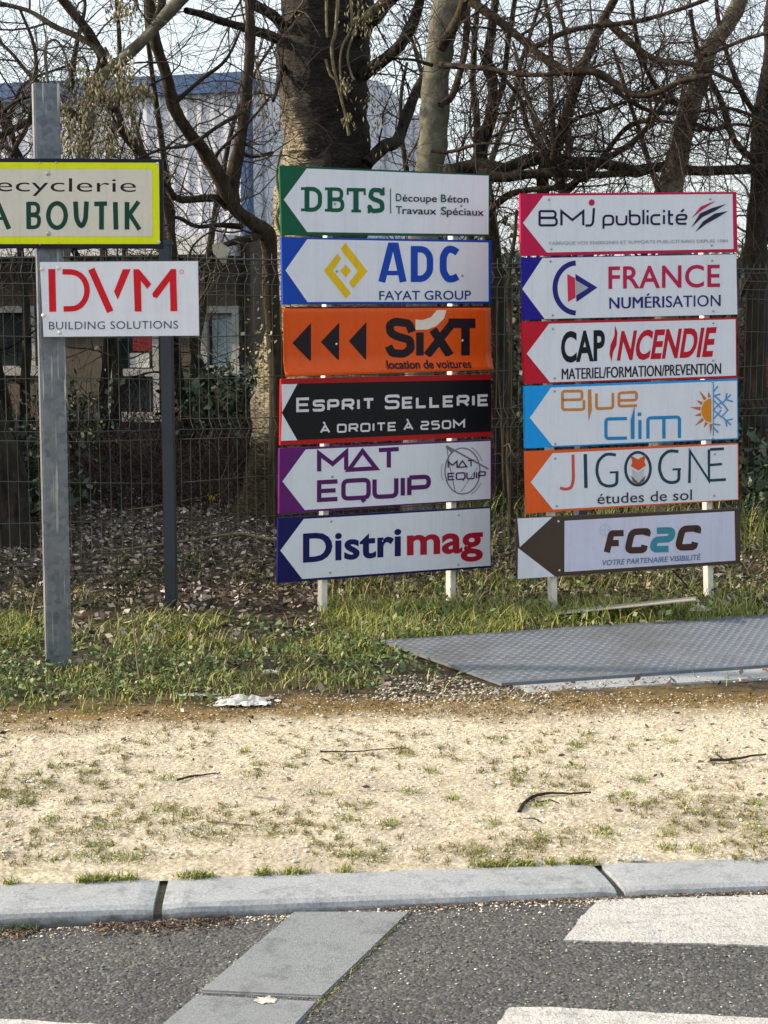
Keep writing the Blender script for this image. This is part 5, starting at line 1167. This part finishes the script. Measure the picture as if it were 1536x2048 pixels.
kp = [(x, 1772-x*.0375-4, 12) for x in [165, 176, 190, 205, 215, 240, 262, 372, 390, 398, 415, 520, 531, 575, 600, 690, 960, 990, 1010, 1040, 1056, 1100, 1150, 1168, 22]]
P = tuft_points(kp, 55, .55); blades(P, .022, .0035, 1.0, 'kerb_grass', M['grass'], 'green grass growing behind the kerb')
def rp(spots, n, sx, sy):
    out = []
    for (x, y) in spots:
        c = on_road(x, y)
        for _ in range(n): out.append((c.x+rng.normal(0, sx), c.y+rng.normal(0, sy), c.z))
    return np.array(out)
P = rp([(560, 1815), (575, 1812), (400, 1828), (385, 1832), (420, 1826), (60, 1860), (30, 1862), (322, 1795), (320, 1810)], 40, .012, .008); blades(P, .025, .0035, .9, 'joint_weeds', M['weed'], 'tiny weeds growing at the kerb foot and in its joints', 'weeds')
gl = [(815+(620-815)*t, 1830+(2030-1830)*t) for t in np.linspace(0, 1, 26)]
P = rp(gl, 13, .006, .006); blades(P, .010, .003, 1.2, 'slab_edge_moss', M['moss'], 'moss lining the right edge of the slab strip', 'moss')
grains(rp([(590-t*190+rng.normal(0, 2), 1822+t*165) for t in np.linspace(0, 1, 40)], 7, .008, .008), .002, .006, 'slab_edge_grit', M['grit'], 'grit along the left edge of the slab strip')
# thin dry weed stalks
wd_ = thing('dead_weed', 'thin brown dead weed stalks standing in the grass right of the galvanised post', 'weed', None, tuple(atG(275, 1350)))
for pp in ([(280, 1362), (274, 1320), (268, 1260), (263, 1225)], [(285, 1358), (282, 1300), (276, 1250), (290, 1232)], [(280, 1366), (300, 1350), (310, 1320), (312, 1270), (312, 1250)]):
    Q = smooth_path([tuple(atY(x, y, atG(280, 1362).y)) for x, y in pp], 4); sp = Soup(); tube(sp, Q, np.linspace(.0045, .002, len(Q)), 4); sp.build('stem', M['bark_ivy'], wd_)
wd2 = thing('dead_weed', 'bent dark stalk beside the right post of the crimson topped stack', 'weed', None, tuple(atG(1390, 1200)))
Q = smooth_path([tuple(atY(x, y, 7.6)) for x, y in [(1345, 1140), (1368, 1165), (1390, 1190), (1408, 1205)]], 4); sp = Soup(); tube(sp, Q, np.linspace(.005, .005, len(Q)), 4); sp.build('stem', M['bark_brown'], wd2)
# flowers and bits of rubbish
def flower(px, py, mat, label, r=.012, z=.06):
    p = atG(px, py, z); root = thing('daisy' if mat == M['wflower'] else 'dandelion', label, 'flower', 'daisies in the grass' if mat == M['wflower'] else None, (p.x, p.y, 0)); V = [p]; F = []
    for k in range(12): a = k*math.pi/6; rr = r*(1 if k % 2 else .7); V.append(p+Vector((math.cos(a)*rr, -.3*rr*math.sin(a), math.sin(a)*rr*.8)))
    for k in range(12): F.append((0, 1+k, 1+(k+1) % 12))
    wm('petals', V, F, mat, root); sp = Soup(); tube(sp, [tuple(p), (p.x, p.y+.004, 0)], [.0015, .0015], 4); sp.build('stem', M['weed'], root)
flower(424, 996, M['yellow'], 'yellow dandelion blooming in the leaf litter', .028, .08)
for x, y, l in ((313, 1252, 'daisy highest in the grass right of the dead weed'), (302, 1270, 'daisy just under the highest one'), (403, 1294, 'daisy standing alone in the grass below the dark fence post'), (296, 1278, 'daisy lowest of the cluster at the dead weed'), (425, 1214, 'daisy right of the foot of the dark fence post')): flower(x, y, M['wflower'], l)
def crumple(px, py, w, d, h, name, label, seed, mat=M['plastic'], base=None):
    c = base or atG(px, py, .004); N = 14; V = []; F = []
    for j in range(N+1):
        for i in range(N+1):
            u_, v_ = i/N-.5, j/N-.5; x, y = c.x+u_*w*(1+.3*noise.noise(Vector((v_*4, seed, 0)))), c.y+v_*d*(1+.5*noise.noise(Vector((u_*5, seed, 3))))
            V.append((x, y, c.z+.003+h*max(0, .5+noise.noise(Vector((u_*6, v_*6, seed)))*1.4)*(1-max(abs(u_), abs(v_))*1.7)))
    for j in range(N):
        for i in range(N):
            if (i in (0, N-1) or j in (0, N-1)) and noise.noise(Vector((i*.9, j*.9, seed))) > .1: continue
            F.append((j*(N+1)+i, j*(N+1)+i+1, (j+1)*(N+1)+i+1, (j+1)*(N+1)+i))
    return tag(link_mesh(name, V, F, mat), label, 'litter')
crumple(487, 1405, .20, .13, .03, 'plastic_scrap', 'crumpled white plastic sheet at the edge of the gravel', 2)
crumple(540, 1346, .06, .05, .015, 'paper_scrap', 'small white scrap at the grass edge right of the big plastic sheet', 5)
crumple(395, 1392, .14, .03, .012, 'paper_scrap', 'narrow white strip left of the crumpled plastic sheet', 9)
crumple(1270, 1720, .065, .02, .012, 'paper_scrap', 'white scrap of paper lying behind the right kerb joint', 12)
c = on_road(532, 2000, .008); V = [c]; 
for k in range(40): a = k*math.pi/20; rr = .012*(1+1.1*abs(noise.noise(Vector((math.cos(a)*2.2, math.sin(a)*2.2, 8))))+.5*noise.noise(Vector((a*3, 1, 2)))); V.append(c+Vector((math.cos(a)*rr*1.9, math.sin(a)*rr*1.1, 0)))
tag(link_mesh('bird_dropping', V, [(0, 1+k, 1+(k+1) % 40) for k in range(40)], M['plastic']), 'flattened white splat across the joint of the slab strip', 'litter')
crumple(1290, 1217, .10, .06, .03, 'paper_scrap', 'pale scraps by the right post above the steel ramp', 31, base=atG(1400, 1222, .02))
